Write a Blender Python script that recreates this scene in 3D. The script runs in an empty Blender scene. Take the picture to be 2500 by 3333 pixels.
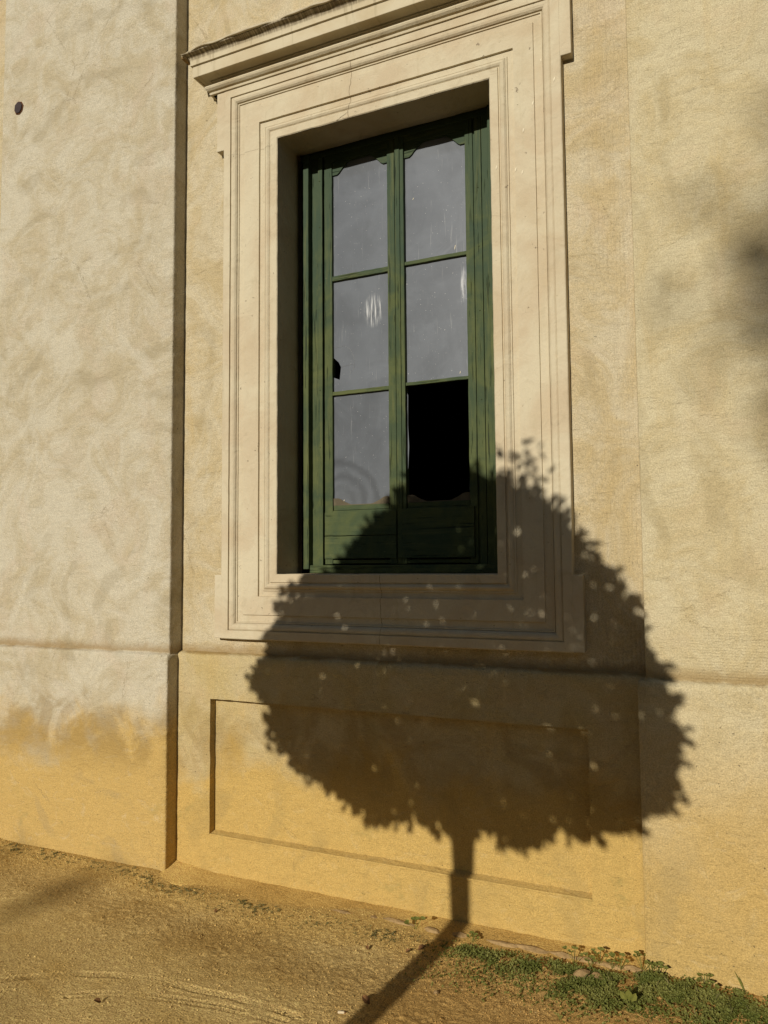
import bpy, bmesh, math, random
import numpy as np
from mathutils import Vector, noise as mnoise
random.seed(7); rng = np.random.default_rng(11)
scene = bpy.context.scene
COL = scene.collection

# ------------------------------------------------------------------ camera, sky, sun
CAM = np.array([2.1125, -3.2957, 1.55]); YAW, PITCH, ROLL, FPX = 0.4306, 0.0662, -0.0078, 2495.3
PW, PH = 2500, 3333
cyw, syw, cp, sp, cr, sr = math.cos(YAW), math.sin(YAW), math.cos(PITCH), math.sin(PITCH), math.cos(ROLL), math.sin(ROLL)
FWD = np.array([-syw*cp, cyw*cp, sp]); R0 = np.array([cyw, syw, 0.]); U0 = np.cross(R0, FWD)
RGT = cr*R0 + sr*U0; UPV = -sr*R0 + cr*U0
from mathutils import Matrix
cd = bpy.data.cameras.new('camera'); cam = bpy.data.objects.new('camera', cd); COL.objects.link(cam)
cd.sensor_fit = 'VERTICAL'; cd.sensor_height = 36.0; cd.lens = 36.0*FPX/PH
cd.clip_start = 0.05; cd.clip_end = 600
M = Matrix(((RGT[0], UPV[0], -FWD[0], CAM[0]), (RGT[1], UPV[1], -FWD[1], CAM[1]), (RGT[2], UPV[2], -FWD[2], CAM[2]), (0, 0, 0, 1)))
cam.matrix_world = M
scene.camera = cam
SX, SZ = 0.10, 0.386                       # sunlight travels along (SX, 1, -SZ)
SUN = Vector((SX, 1, -SZ)).normalized()
world = bpy.data.worlds.new('World'); scene.world = world; world.use_nodes = True
wn = world.node_tree.nodes; wl = world.node_tree.links
sky = wn.new('ShaderNodeTexSky'); sky.sky_type = 'NISHITA'; sky.sun_disc = False
sky.sun_elevation = math.asin(-SUN.z); sky.sun_rotation = math.atan2(-SUN.x, -SUN.y)
sky.air_density = 1.0; sky.dust_density = 0.6; sky.ozone_density = 1.0
bg = wn['Background']; bg.inputs['Strength'].default_value = 0.05
wl.new(sky.outputs[0], bg.inputs['Color'])
sd = bpy.data.lights.new('sun', 'SUN'); sun = bpy.data.objects.new('sun', sd); COL.objects.link(sun)
sd.energy = 5.0; sd.angle = math.radians(0.53); sd.color = (1.0, 0.945, 0.85)
sun.rotation_euler = SUN.to_track_quat('-Z', 'Y').to_euler()
scene.view_settings.view_transform = 'Standard'; scene.view_settings.look = 'None'
scene.view_settings.exposure = -0.24; scene.view_settings.gamma = 1.0

# ------------------------------------------------------------------ pixel -> place
def ray(px, py): return FWD + RGT*(px-PW/2)/FPX - UPV*(py-PH/2)/FPX
def uy(px, py, y):                       # on the upright plane at depth y
    d = ray(px, py); return CAM + d*(y-CAM[1])/d[1]
def uz(px, py, z):                       # on the level plane at height z
    d = ray(px, py); return CAM + d*(z-CAM[2])/d[2]
def X(px, py, y): return float(uy(px, py, y)[0])
def Z(px, py, y): return float(uy(px, py, y)[2])

# ------------------------------------------------------------------ shader helper
class NT:
    def __init__(s, name):
        s.m = bpy.data.materials.new(name); s.m.use_nodes = True
        s.t = s.m.node_tree; s.n = s.t.nodes; s.b = s.n['Principled BSDF']
        s.tc = s.n.new('ShaderNodeTexCoord'); s.co = s.tc.outputs['Object']
    def L(s, a, b): s.t.links.new(a, b)
    def put(s, sock, v):
        if hasattr(v, 'links') or isinstance(v, bpy.types.NodeSocket): s.L(v, sock)
        else: sock.default_value = v
    def mapping(s, scale=(1, 1, 1), loc=(0, 0, 0), rot=(0, 0, 0), co=None):
        n = s.n.new('ShaderNodeMapping'); s.L(co or s.co, n.inputs[0])
        n.inputs['Scale'].default_value = scale; n.inputs['Location'].default_value = loc; n.inputs['Rotation'].default_value = rot
        return n.outputs[0]
    def noise(s, scale, detail=3, rough=.55, dist=0., co=None):
        n = s.n.new('ShaderNodeTexNoise'); s.L(co or s.co, n.inputs['Vector'])
        n.inputs['Scale'].default_value = scale; n.inputs['Detail'].default_value = detail
        n.inputs['Roughness'].default_value = rough; n.inputs['Distortion'].default_value = dist
        return n.outputs[0]
    def voro(s, scale, feature='F1', co=None, out=0):
        n = s.n.new('ShaderNodeTexVoronoi'); n.feature = feature; s.L(co or s.co, n.inputs['Vector'])
        n.inputs['Scale'].default_value = scale; return n.outputs[out]
    def math(s, op, a, b=0., c=0., clamp=False):
        n = s.n.new('ShaderNodeMath'); n.operation = op; n.use_clamp = clamp
        s.put(n.inputs[0], a); s.put(n.inputs[1], b); s.put(n.inputs[2], c); return n.outputs[0]
    def rng(s, v, a, b, c=0., d=1., smooth=True):
        n = s.n.new('ShaderNodeMapRange'); n.interpolation_type = 'SMOOTHSTEP' if smooth else 'LINEAR'
        s.put(n.inputs[0], v)
        for k, q in enumerate((a, b, c, d)): n.inputs[k+1].default_value = q
        return n.outputs[0]
    def mix(s, f, a, b, mode='MIX'):
        n = s.n.new('ShaderNodeMix'); n.data_type = 'RGBA'; n.blend_type = mode
        s.put(n.inputs[0], f)
        for k, v in ((6, a), (7, b)):
            if isinstance(v, tuple): v = v + (1,) if len(v) == 3 else v
            s.put(n.inputs[k], v)
        return n.outputs[2]
    def xyz(s):
        n = s.n.new('ShaderNodeSeparateXYZ'); s.L(s.co, n.inputs[0]); return n.outputs
    def bump(s, h, dist, strength=1., normal=None):
        n = s.n.new('ShaderNodeBump'); n.inputs['Distance'].default_value = dist; n.inputs['Strength'].default_value = strength
        s.put(n.inputs['Height'], h)
        if normal is not None: s.L(normal, n.inputs['Normal'])
        return n.outputs[0]
    def done(s, color=None, rough=.9, normal=None, spec=.25):
        if color is not None:
            if isinstance(color, tuple): s.b.inputs['Base Color'].default_value = color + (1,)
            else: s.L(color, s.b.inputs['Base Color'])
        s.put(s.b.inputs['Roughness'], rough); s.b.inputs['Specular IOR Level'].default_value = spec
        if normal is not None: s.L(normal, s.b.inputs['Normal'])
        return s.m

def srgb(r, g, b):
    f = lambda c: ((c/255+.055)/1.055)**2.4 if c > 10 else c/255/12.92
    return (f(r), f(g), f(b))
def alb(r, g, b, k=1.0):                 # lit photo colour -> base colour under this sun
    c = srgb(r, g, b); sunc = (1.30, 1.22, 1.10)
    return tuple(min(.9, k*v/q) for v, q in zip(c, sunc))

def plaster(name, pale, mid, ochre, zmid, zsoft, grit=1., seed=0., stain=0., comb=0., green=0., streak=.3):
    s = NT(name); x, y, z = s.xyz()
    co = s.mapping(loc=(seed, seed*.7, seed*1.3))
    big = s.noise(1.1, 4, .55, 1.2, co); mid_n = s.noise(3.4, 7, .66, 1.3, co); sw = s.noise(8, 8, .70, 1.5, s.mapping((1, 1, 1.5), (seed, seed, 0), (0, .5, 0)))
    fine = s.noise(45, 4, .65, .4, co); gr = s.noise(190, 3, .6, 0, co)
    vert = s.noise(2.2, 4, .6, .6, s.mapping((2.2, 2.2, .5), (seed, 0, 0)))
    zz = s.math('ADD', z, s.math('MULTIPLY', s.math('SUBTRACT', big, .5), 1.1))
    zz = s.math('ADD', zz, s.math('MULTIPLY', s.math('SUBTRACT', mid_n, .5), .5))
    fo = s.rng(zz, zmid+zsoft, zmid-zsoft)
    c = s.mix(s.rng(mid_n, .38, .66), pale, mid)
    c = s.mix(s.math('MULTIPLY', s.rng(vert, .50, .72), streak), c, ochre)
    # pinkish and grey cast of old limewash
    c = s.mix(s.math('MULTIPLY', s.rng(s.noise(2.3, 5, .6, 1.6, s.mapping(loc=(seed+9, 3, 5))), .5, .72), .35), c, (pale[0]*.98, pale[1]*.88, pale[2]*.84))
    c = s.mix(fo, c, ochre)
    # trowel smears and grime
    g = s.math('MULTIPLY', s.rng(sw, .53, .74), s.rng(big, .36, .62))
    c = s.mix(s.math('MULTIPLY', g, .28), c, (mid[0]*.66, mid[1]*.66, mid[2]*.62))
    c = s.mix(s.math('MULTIPLY', s.rng(sw, .47, .30), .22), c, tuple(min(.9, v*1.18) for v in pale))
    c = s.mix(.28, c, s.mix(fine, (.25, .25, .25), (.75, .75, .75)), 'OVERLAY')
    c = s.mix(.30, c, s.mix(s.rng(gr, .3, .7), (.2, .2, .2), (.8, .8, .8)), 'OVERLAY')
    if stain:
        band = s.math('MULTIPLY', s.rng(z, .40, .60), s.rng(z, .98, .76))
        edge = s.noise(3.2, 6, .62, .9, s.mapping(loc=(4.1+seed, 0, 2.2)))
        msk = s.rng(s.math('ADD', edge, s.math('MULTIPLY', s.math('SUBTRACT', .72, z), .35)), .43, .62)
        c = s.mix(s.math('MULTIPLY', s.math('MULTIPLY', band, msk), stain), c, (ochre[0]*.50, ochre[1]*.48, ochre[2]*.46))
    # dirt washed onto the plinth ledge
    led = s.math('MULTIPLY', s.rng(s.math('ADD', z, s.math('MULTIPLY', s.math('SUBTRACT', mid_n, .5), .05)), 1.078, 1.092), s.rng(s.math('ADD', z, s.math('MULTIPLY', s.math('SUBTRACT', sw, .5), .08)), 1.150, 1.094))
    c = s.mix(s.math('MULTIPLY', led, .62), c, (ochre[0]*.52, ochre[1]*.46, ochre[2]*.40))
    if green:
        gm = s.math('MULTIPLY', s.rng(s.noise(5, 6, .7, .6, s.mapping(loc=(2, 7, 1+seed))), .55, .72), s.math('MULTIPLY', s.rng(z, .42, .2), s.rng(z, -.02, .1)))
        c = s.mix(s.math('MULTIPLY', gm, s.math('MULTIPLY', s.rng(gr, .38, .6), green)), c, (.19, .19, .07))
    sc1 = s.noise(1., 5, .7, .8, s.mapping((9, 9, 46), (seed, 1, 2), (0, .55, 0))); sc2 = s.noise(1., 5, .7, .8, s.mapping((9, 9, 46), (seed, 4, 1), (0, -.8, 0)))
    stroke = s.math('MULTIPLY', s.math('MAXIMUM', s.rng(sc1, .60, .74), s.rng(sc2, .61, .75)), s.rng(mid_n, .40, .58))
    c = s.mix(s.math('MULTIPLY', stroke, .34), c, (mid[0]*.52, mid[1]*.52, mid[2]*.48))
    w3 = s.n.new('ShaderNodeTexWave'); w3.wave_type = 'RINGS'; w3.rings_direction = 'SPHERICAL'; w3.inputs['Scale'].default_value = 1.1; w3.inputs['Distortion'].default_value = 9.; w3.inputs['Detail'].default_value = 4.; w3.inputs['Detail Scale'].default_value = 1.3; s.L(s.mapping((1, 1, 1), (seed+.6, 0, -1.2)), w3.inputs['Vector'])
    arcm = s.math('MULTIPLY', s.rng(w3.outputs['Fac'], .72, .97), s.rng(s.noise(2.1, 4, .6, .5, s.mapping(loc=(1, seed, 6))), .47, .62))
    c = s.mix(s.math('MULTIPLY', arcm, .30), c, (mid[0]*.62, mid[1]*.60, mid[2]*.54))
    ck = s.voro(1.7, 'DISTANCE_TO_EDGE', s.mapping((1, 1, 1.2), (seed+2, 1, 3)))
    ck = s.math('ADD', ck, s.math('MULTIPLY', s.math('SUBTRACT', s.noise(9, 6, .7, 1.5, co), .5), .12))
    ckm = s.math('MULTIPLY', s.rng(s.math('ABSOLUTE', ck), .0040, .0005), s.rng(s.noise(1.7, 3, .5, 0, s.mapping(loc=(seed+7, 2, 9))), .55, .63))
    c = s.mix(s.math('MULTIPLY', ckm, .55), c, (mid[0]*.40, mid[1]*.36, mid[2]*.30))
    # pits
    pit = s.rng(s.noise(70, 2, .5, 0, s.mapping(loc=(3, seed, 8))), .735, .78)
    c = s.mix(s.math('MULTIPLY', pit, .65), c, (.10, .08, .05))
    h = s.math('ADD', s.math('MULTIPLY', gr, .55*grit), s.math('MULTIPLY', fine, 1.0))
    h = s.math('SUBTRACT', h, s.math('MULTIPLY', pit, .8))
    if comb:
        w = s.math('SINE', s.math('MULTIPLY', s.math('ADD', x, s.math('MULTIPLY', fine, .006)), 2*math.pi/.017))
        w2 = s.math('SINE', s.math('MULTIPLY', s.math('ADD', z, s.math('MULTIPLY', fine, .006)), 2*math.pi/.011))
        mk = s.math('MULTIPLY', s.rng(x, 1.50, 1.60), s.rng(vert, .34, .5))
        mk2 = s.math('MULTIPLY', s.math('MULTIPLY', s.rng(z, 1.36, 1.16), s.rng(z, 1.08, 1.10)), s.rng(x, 1.80, 2.0))
        mk1 = s.math('MULTIPLY', mk, s.rng(x, 1.80, 1.765))
        h = s.math('ADD', h, s.math('MULTIPLY', s.math('MULTIPLY', w, mk1), .28*comb))
        h = s.math('ADD', h, s.math('MULTIPLY', s.math('MULTIPLY', w2, mk2), .11*comb))
    n1 = s.bump(h, .0034*grit); h2 = s.math('MULTIPLY', s.math('ADD', sc1, sc2), .5)
    n1 = s.bump(h2, .006, 1., n1); n2 = s.bump(s.math('ADD', sw, s.math('MULTIPLY', mid_n, 1.6)), .007, 1., n1)
    return s.done(c, .95, n2, .15)

PALE = alb(212, 196, 163); PMID = alb(196, 176, 137); OCH = alb(206, 168, 97)
m_pierL = plaster('plaster_pier', PALE, PMID, OCH, .66, .14, 1., 0., .5, 0, .7, .06)
m_bay = plaster('plaster_bay', alb(214, 194, 154), alb(203, 178, 130), OCH, .60, .25, 1.15, 5.3, .0, 1., 0)
m_pierR = plaster('plaster_pier_right', alb(217, 197, 152), alb(206, 182, 132), alb(204, 167, 98), .66, .50, 1.15, 11.7, .0, 1., 0)
m_base = plaster('plaster_plinth', alb(206, 182, 132), alb(201, 174, 116), alb(209, 170, 95), .60, .13, 1.2, 2.9, .4, 0, .9)

def cream(name, base, dirt=.35):
    s = NT(name); x, y, z = s.xyz()
    n = s.noise(2.6, 5, .6, .8); m = s.noise(11, 5, .6, 1.2); f = s.noise(60, 4, .6); g = s.noise(240, 2)
    c = s.mix(s.rng(n, .36, .66), base, (base[0]*.90, base[1]*.84, base[2]*.80))
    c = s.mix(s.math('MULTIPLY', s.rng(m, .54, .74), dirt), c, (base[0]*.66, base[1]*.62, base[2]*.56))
    st = s.noise(6, 4, .65, .5, s.mapping((3.5, 3.5, .35)))
    c = s.mix(s.math('MULTIPLY', s.rng(st, .55, .75), .30), c, (base[0]*.72, base[1]*.70, base[2]*.62))
    blot = s.noise(1.6, 6, .68, 1.0, s.mapping(loc=(5, 5, 5)))
    c = s.mix(s.math('MULTIPLY', s.rng(blot, .52, .70), .38), c, (base[0]*.80, base[1]*.72, base[2]*.62))
    sp = s.rng(s.noise(34, 3, .6, 0, s.mapping(loc=(1, 2, 3))), .70, .745)
    c = s.mix(s.math('MULTIPLY', sp, .7), c, (.15, .11, .07))
    c = s.mix(.14, c, s.mix(g, (.25, .25, .25), (.75, .75, .75)), 'OVERLAY')
    h = s.math('ADD', s.math('MULTIPLY', f, .6), s.math('MULTIPLY', g, .25))
    return s.done(c, .85, s.bump(s.math('SUBTRACT', h, s.math('MULTIPLY', sp, .6)), .0016, 1., s.bump(m, .006)), .25)
CREAM = alb(218, 199, 160)
m_cream = cream('cream_plaster', CREAM)
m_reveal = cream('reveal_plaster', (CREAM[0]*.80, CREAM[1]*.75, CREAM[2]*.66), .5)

def cornice_mat():
    s = NT('cornice_plaster'); x, y, z = s.xyz()
    n = s.noise(2.6, 5, .6, .8); g = s.noise(200, 3)
    c = s.mix(s.rng(n, .36, .66), CREAM, (CREAM[0]*.88, CREAM[1]*.83, CREAM[2]*.76))
    drip = s.noise(1., 3, .6, .0, s.mapping((26, .01, 2.2)))
    drip2 = s.noise(1., 4, .6, .0, s.mapping((120, .01, 6)))
    top = s.rng(z, zf_s-.02, zf_s+.03)
    c = s.mix(s.math('MULTIPLY', s.rng(drip, .56, .70), s.math('ADD', s.math('MULTIPLY', top, .5), .35)), c, (CREAM[0]*.55, CREAM[1]*.52, CREAM[2]*.45))
    c = s.mix(s.math('MULTIPLY', s.rng(drip2, .30, .62), s.rng(z, zf_s+.018, zf_s+.045)), c, (.20, .155, .095))
    h = s.math('ADD', g, s.noise(40, 4))
    return s.done(c, .88, s.bump(h, .0016), .2)

def flat(name, col, rough=.9, bump=.002, scale=60, var=.25):
    s = NT(name); n = s.noise(scale*.2, 4, .6, .5); f = s.noise(scale, 4)
    c = s.mix(s.rng(n, .35, .65), col, tuple(v*(1-var) for v in col))
    c = s.mix(.3, c, s.mix(f, (.2, .2, .2), (.8, .8, .8)), 'OVERLAY')
    return s.done(c, rough, s.bump(f, bump), .3)

def wood(name, horiz=False):
    s = NT(name)
    sc = (2.2, 30, 34) if horiz else (34, 30, 2.2)
    gr = s.noise(1., 5, .65, .6, s.mapping(sc)); cr = s.noise(1., 3, .6, .3, s.mapping((4, 60, 90) if horiz else (90, 60, 4)))
    bl = s.noise(4, 5, .6, 1.); fl = s.noise(70, 4, .65, .5)
    x, y, z = s.xyz()
    c = s.mix(s.rng(bl, .34, .66), srgb(80, 87, 50), srgb(58, 71, 48))
    c = s.mix(s.math('MULTIPLY', s.rng(s.math('ADD', z, s.math('MULTIPLY', bl, 1.2)), 3.3, 4.0), .75), c, srgb(54, 70, 54))
    c = s.mix(s.math('MULTIPLY', s.rng(gr, .50, .72), .5), c, srgb(98, 100, 60))
    c = s.mix(s.math('MULTIPLY', s.rng(cr, .62, .70), .8), c, srgb(30, 38, 26))
    c = s.mix(s.math('MULTIPLY', s.rng(fl, .66, .74), .5), c, srgb(112, 114, 84))
    h = s.math('ADD', s.math('MULTIPLY', gr, .6), s.math('MULTIPLY', fl, .5))
    h = s.math('SUBTRACT', h, s.math('MULTIPLY', s.rng(cr, .60, .70), .8))
    return s.done(c, .72, s.bump(h, .0024), .18)
m_woodv = wood('green_wood_upright'); m_woodh = wood('green_wood_level', True)
m_bare = flat('bare_wood', srgb(98, 88, 68), .9, .001, 80)
m_iron = flat('rusty_iron', srgb(58, 46, 44), .7, .002, 90)
m_rust = flat('rust', srgb(104, 66, 36), .9, .003, 120)

def glassmat(name, loc, grey=.135, wipe=None, streak=None):
    s = NT(name); x, y, z = s.xyz()
    co = s.mapping(loc=loc)
    n = s.noise(5, 4, .6, .4, co); run = s.noise(1., 4, .65, .3, s.mapping((70, 1, 4), loc)); sp = s.noise(120, 2, .5, 0, co)
    g0 = (grey*.92, grey, grey*1.10)
    c = s.mix(s.rng(n, .3, .7), tuple(v*.86 for v in g0), tuple(v*1.10 for v in g0))
    dirt = s.noise(2.2, 6, .7, 1.2, co)
    c = s.mix(s.math('MULTIPLY', s.rng(dirt, .46, .70), .5), c, tuple(v*.62 for v in g0))
    c = s.mix(s.math('MULTIPLY', s.rng(dirt, .44, .28), .4), c, tuple(v*1.45 for v in g0))
    c = s.mix(s.math('MULTIPLY', s.rng(run, .60, .76), .30), c, (.42, .42, .40))
    c = s.mix(s.math('MULTIPLY', s.rng(sp, .715, .76), .7), c, (.55, .54, .50))
    if streak:  # sun glint on scratches, painted in as whitish streaks
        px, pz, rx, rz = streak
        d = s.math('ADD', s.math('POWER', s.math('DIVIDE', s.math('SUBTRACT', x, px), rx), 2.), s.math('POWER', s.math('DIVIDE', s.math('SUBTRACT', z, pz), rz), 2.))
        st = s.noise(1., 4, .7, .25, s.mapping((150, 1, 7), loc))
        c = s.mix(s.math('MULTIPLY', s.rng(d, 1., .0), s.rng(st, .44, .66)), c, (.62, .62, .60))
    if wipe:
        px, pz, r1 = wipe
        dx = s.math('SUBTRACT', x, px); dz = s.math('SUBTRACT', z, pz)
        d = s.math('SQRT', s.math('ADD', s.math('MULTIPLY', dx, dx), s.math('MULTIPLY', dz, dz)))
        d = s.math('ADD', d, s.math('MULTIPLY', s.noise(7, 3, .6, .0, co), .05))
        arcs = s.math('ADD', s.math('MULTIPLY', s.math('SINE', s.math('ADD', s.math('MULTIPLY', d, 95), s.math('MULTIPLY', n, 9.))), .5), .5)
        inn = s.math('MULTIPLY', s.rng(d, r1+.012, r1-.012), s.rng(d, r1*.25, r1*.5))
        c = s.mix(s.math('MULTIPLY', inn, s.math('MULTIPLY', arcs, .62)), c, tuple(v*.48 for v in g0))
    # dusty film over real glass
    gl = s.n.new('ShaderNodeBsdfGlossy'); gl.inputs['Roughness'].default_value = .12; gl.inputs['Color'].default_value = (.9, .9, .9, 1)
    m = s.done(c, .55, None, .2)
    mx = s.n.new('ShaderNodeMixShader'); mx.inputs[0].default_value = .06
    out = s.n['Material Output']
    s.L(s.b.outputs[0], mx.inputs[1]); s.L(gl.outputs[0], mx.inputs[2]); s.L(mx.outputs[0], out.inputs[0])
    return m
m_crack = flat('crack_shadow', srgb(96, 74, 44), .95, .0, 50, .1)
m_flake = flat('white_fleck', srgb(226, 214, 184), .8, .0, 50, .1)
m_gcrack = flat('glass_edge', (.34, .34, .32), .6, .0, 50, .1)
m_dark = flat('unlit_interior', (.012, .012, .012), 1., .0, 10, .1)  # near-black colour stands in for the darkness of the unlit room

def sand():
    s = NT('sand_ground'); x, y, z = s.xyz()
    big = s.noise(1.5, 4, .6, .8); mid = s.noise(6, 5, .65, .8); f = s.noise(45, 4, .65); g = s.noise(170, 3, .7)
    c = s.mix(s.rng(big, .38, .62), alb(190, 158, 96, 1.42), alb(176, 142, 80, 1.45))
    damp = s.math('MULTIPLY', s.rng(mid, .48, .66), s.rng(big, .40, .60))
    c = s.mix(s.math('MULTIPLY', damp, .25), c, alb(134, 102, 54, 1.45))
    # redder earth below the kerb to the right
    c = s.mix(s.math('MULTIPLY', s.rng(s.math('ADD', x, s.math('MULTIPLY', big, 1.)), .9, 1.7), .5), c, alb(168, 122, 62, 1.45))
    wob = s.math('ADD', y, s.math('MULTIPLY', s.math('SUBTRACT', big, .5), .25))
    c = s.mix(s.math('MULTIPLY', s.rng(wob, -.48, -.24), s.rng(x, 1.25, .75, 0., .8)), c, alb(190, 154, 86, 1.42))
    bd = s.math('ADD', s.math('ADD', y, s.math('MULTIPLY', x, .10)), s.math('MULTIPLY', s.math('SUBTRACT', mid, .5), .35))
    c = s.mix(s.math('MULTIPLY', s.math('MULTIPLY', s.rng(bd, -.78, -.58), s.rng(bd, -.34, -.50)), .35), c, alb(142, 108, 56, 1.45))
    c = s.mix(s.rng(wob, -1.55, -1.80), c, (.085, .075, .035))     # unseen ground past the sandy strip, darkened to cut bounce light
    c = s.mix(.42, c, s.mix(f, (.2, .2, .2), (.8, .8, .8)), 'OVERLAY')
    c = s.mix(.6, c, s.mix(s.rng(g, .3, .7), (.12, .12, .12), (.88, .88, .88)), 'OVERLAY')
    sp = s.noise(95, 2, .6, 0, s.mapping(loc=(3, 1, 0)))
    c = s.mix(s.math('MULTIPLY', s.rng(sp, .66, .74), .6), c, (.07, .05, .025))
    c = s.mix(s.math('MULTIPLY', s.rng(sp, .33, .26), .5), c, alb(214, 186, 128, 1.5))
    h = s.math('ADD', s.math('MULTIPLY', g, .8), f)
    return s.done(c, .97, s.bump(h, .007), .1)
m_sand = sand()
def apron_mat():
    s = NT('sandy_mortar'); f = s.noise(40, 4, .65); g = s.noise(150, 3, .7); big = s.noise(3, 4)
    c = s.mix(s.rng(big, .35, .65), alb(198, 160, 88, 1.45), alb(178, 140, 74, 1.45))
    c = s.mix(.5, c, s.mix(s.rng(g, .3, .7), (.15, .15, .15), (.85, .85, .85)), 'OVERLAY')
    return s.done(c, .97, s.bump(s.math('ADD', g, f), .006), .1)
m_apron = apron_mat()
m_stone = flat('grey_stone', srgb(168, 138, 92), .9, .004, 70, .4)
m_stone2 = flat('tan_stone', srgb(152, 124, 82), .9, .006, 60, .35)
def leafm(name, a, b, trans=.2):
    s = NT(name); n = s.noise(9, 3); c = s.mix(s.rng(n, .35, .65), a, b)
    s.done(c, .6, None, .3)
    if trans:
        tb = s.n.new('ShaderNodeBsdfTranslucent'); s.L(c, tb.inputs['Color']); mx = s.n.new('ShaderNodeMixShader'); mx.inputs[0].default_value = trans
        s.L(s.b.outputs[0], mx.inputs[1]); s.L(tb.outputs[0], mx.inputs[2]); s.L(mx.outputs[0], s.n['Material Output'].inputs[0])
    return s.m
m_weed = leafm('weed_leaf', (.16, .18, .034), (.28, .275, .07), .4)
m_weed2 = leafm('dull_weed_leaf', (.12, .115, .035), (.20, .17, .06))
m_tree = leafm('tree_leaf', (.04, .08, .02), (.06, .10, .03), 0.)
m_bark = flat('bark', (.16, .12, .08), .95, .006, 40, .4)
m_dry = flat('dry_leaf', srgb(120, 84, 48), .9, .001, 60, .3)
m_butt = flat('paper_white', srgb(214, 196, 160), .9, .0, 60, .15)

# ------------------------------------------------------------------ mesh helpers
def link(name, me, mat, parent=None, smooth=False):
    o = bpy.data.objects.new(name, me); COL.objects.link(o)
    if mat: me.materials.append(mat)
    if parent: o.parent = parent
    if smooth:
        me.polygons.foreach_set('use_smooth', [True]*len(me.polygons))
    return o
def pyd(name, v, f, mat, parent=None, smooth=False):
    me = bpy.data.meshes.new(name); me.from_pydata([tuple(map(float, p)) for p in v], [], f); me.update()
    return link(name, me, mat, parent, smooth)
def empty(name, loc=(0, 0, 0)):
    o = bpy.data.objects.new(name, None); COL.objects.link(o); o.location = loc; o.empty_display_size = .1; return o
def tag(o, label=None, cat=None, group=None, kind=None):
    for k, v in (('label', label), ('category', cat), ('group', group), ('kind', kind)):
        if v: o[k] = v
    return o
def nz(x, y, z, s): return mnoise.noise(Vector((x*s, y*s, z*s)))
def grid_faces(nu, nv, off=0, flip=False):
    f = []
    for i in range(nu-1):
        for j in range(nv-1):
            a = off+i*nv+j; q = (a, a+nv, a+nv+1, a+1); f.append(q[::-1] if flip else q)
    return f
def seg(a, b, step):
    n = max(1, int(math.ceil((b-a)/step))); return [a+(b-a)*i/n for i in range(n+1)]
def loft(rings, closed=False):
    nu, nv = len(rings), len(rings[0]); v = [p for r in rings for p in r]; f = grid_faces(nu, nv)
    if closed: f += [(i*nv+nv-1, (i+1)*nv+nv-1, (i+1)*nv, i*nv) for i in range(nu-1)]
    return v, f
def fix(o):
    bm = bmesh.new(); bm.from_mesh(o.data); bmesh.ops.recalc_face_normals(bm, faces=bm.faces); bm.to_mesh(o.data); bm.free(); return o
def block(name, x0, x1, y0, y1, z0, z1, mat, parent=None, bev=.002, step=.05, jit=.0006, seed=0., smooth=False, fr=30.):
    """worn bevelled board: subdivided along its long sides and slightly out of true"""
    bm = bmesh.new()
    bmesh.ops.create_cube(bm, size=1.)
    for v in bm.verts:
        v.co = Vector(((x0+x1)/2+v.co.x*(x1-x0), (y0+y1)/2+v.co.y*(y1-y0), (z0+z1)/2+v.co.z*(z1-z0)))
    if bev: bmesh.ops.bevel(bm, geom=list(bm.edges), offset=bev, segments=2, affect='EDGES', profile=.5)
    for ax, (a, b) in enumerate(((x0, x1), (y0, y1), (z0, z1))):
        if b-a > step*2:
            n = min(70, int((b-a)/step))
            for k in range(1, n):
                p = [0, 0, 0]; p[ax] = a+(b-a)*k/n; nn = [0, 0, 0]; nn[ax] = 1
                bmesh.ops.bisect_plane(bm, geom=list(bm.verts)+list(bm.edges)+list(bm.faces), plane_co=p, plane_no=nn)
    if jit:
        for v in bm.verts:
            c = v.co + Vector((seed, seed*2, 0)); d = mnoise.noise_vector(c*fr); v.co += d*jit
    me = bpy.data.meshes.new(name); bm.to_mesh(me); bm.free()
    return link(name, me, mat, parent, smooth)

# ------------------------------------------------------------------ measured layout (metres)
YS, YW, YUP, YPP, YPB = -.020, .012, -.085, -.110, -.025     # surround face, wall, pier, pier plinth, bay plinth
k = (YS-CAM[1])/(0-CAM[1])
sx = lambda v: CAM[0]-(CAM[0]-v)*k
szz = lambda v: CAM[2]+(v-CAM[2])*k
x0, x1, z0, z1 = sx(0.), sx(1.1477), szz(1.4977), szz(3.7765)
XM = (x0+x1)/2
ZL = 1.086                                                    # top of the plinth
XPL, XPR = -.606, 1.768                                       # upper pier edges
XQL, XQR = X(541, 2400, YPP), X(2080, 2400, YPP)              # plinth pier edges
PIERW = 1.36
GZ = -.03
TOP = 8.2

# ------------------------------------------------------------------ ground
def vnoise(x, y, s, seed):
    xi = np.floor(x*s).astype(int); yi = np.floor(y*s).astype(int); fx = x*s-xi; fy = y*s-yi
    fx = fx*fx*(3-2*fx); fy = fy*fy*(3-2*fy)
    def h(a, b):
        n = (a*374761393 + b*668265263 + seed*1442695041) & 0xffffffff
        n = ((n ^ (n >> 13))*1274126177) & 0xffffffff
        return ((n ^ (n >> 16)) & 0xffff)/65535.
    return (h(xi, yi)*(1-fx)+h(xi+1, yi)*fx)*(1-fy)+(h(xi, yi+1)*(1-fx)+h(xi+1, yi+1)*fx)*fy
def zpx(pts): return np.array([uz(p[0]*1000/1659, 2700+p[1]*633/1050, GZ)[:2] for p in pts])
TR1 = zpx(((0, 825), (150, 800), (300, 782), (450, 772), (600, 774), (800, 802), (1000, 842), (1200, 892), (1400, 950), (1600, 1010)))
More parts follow.
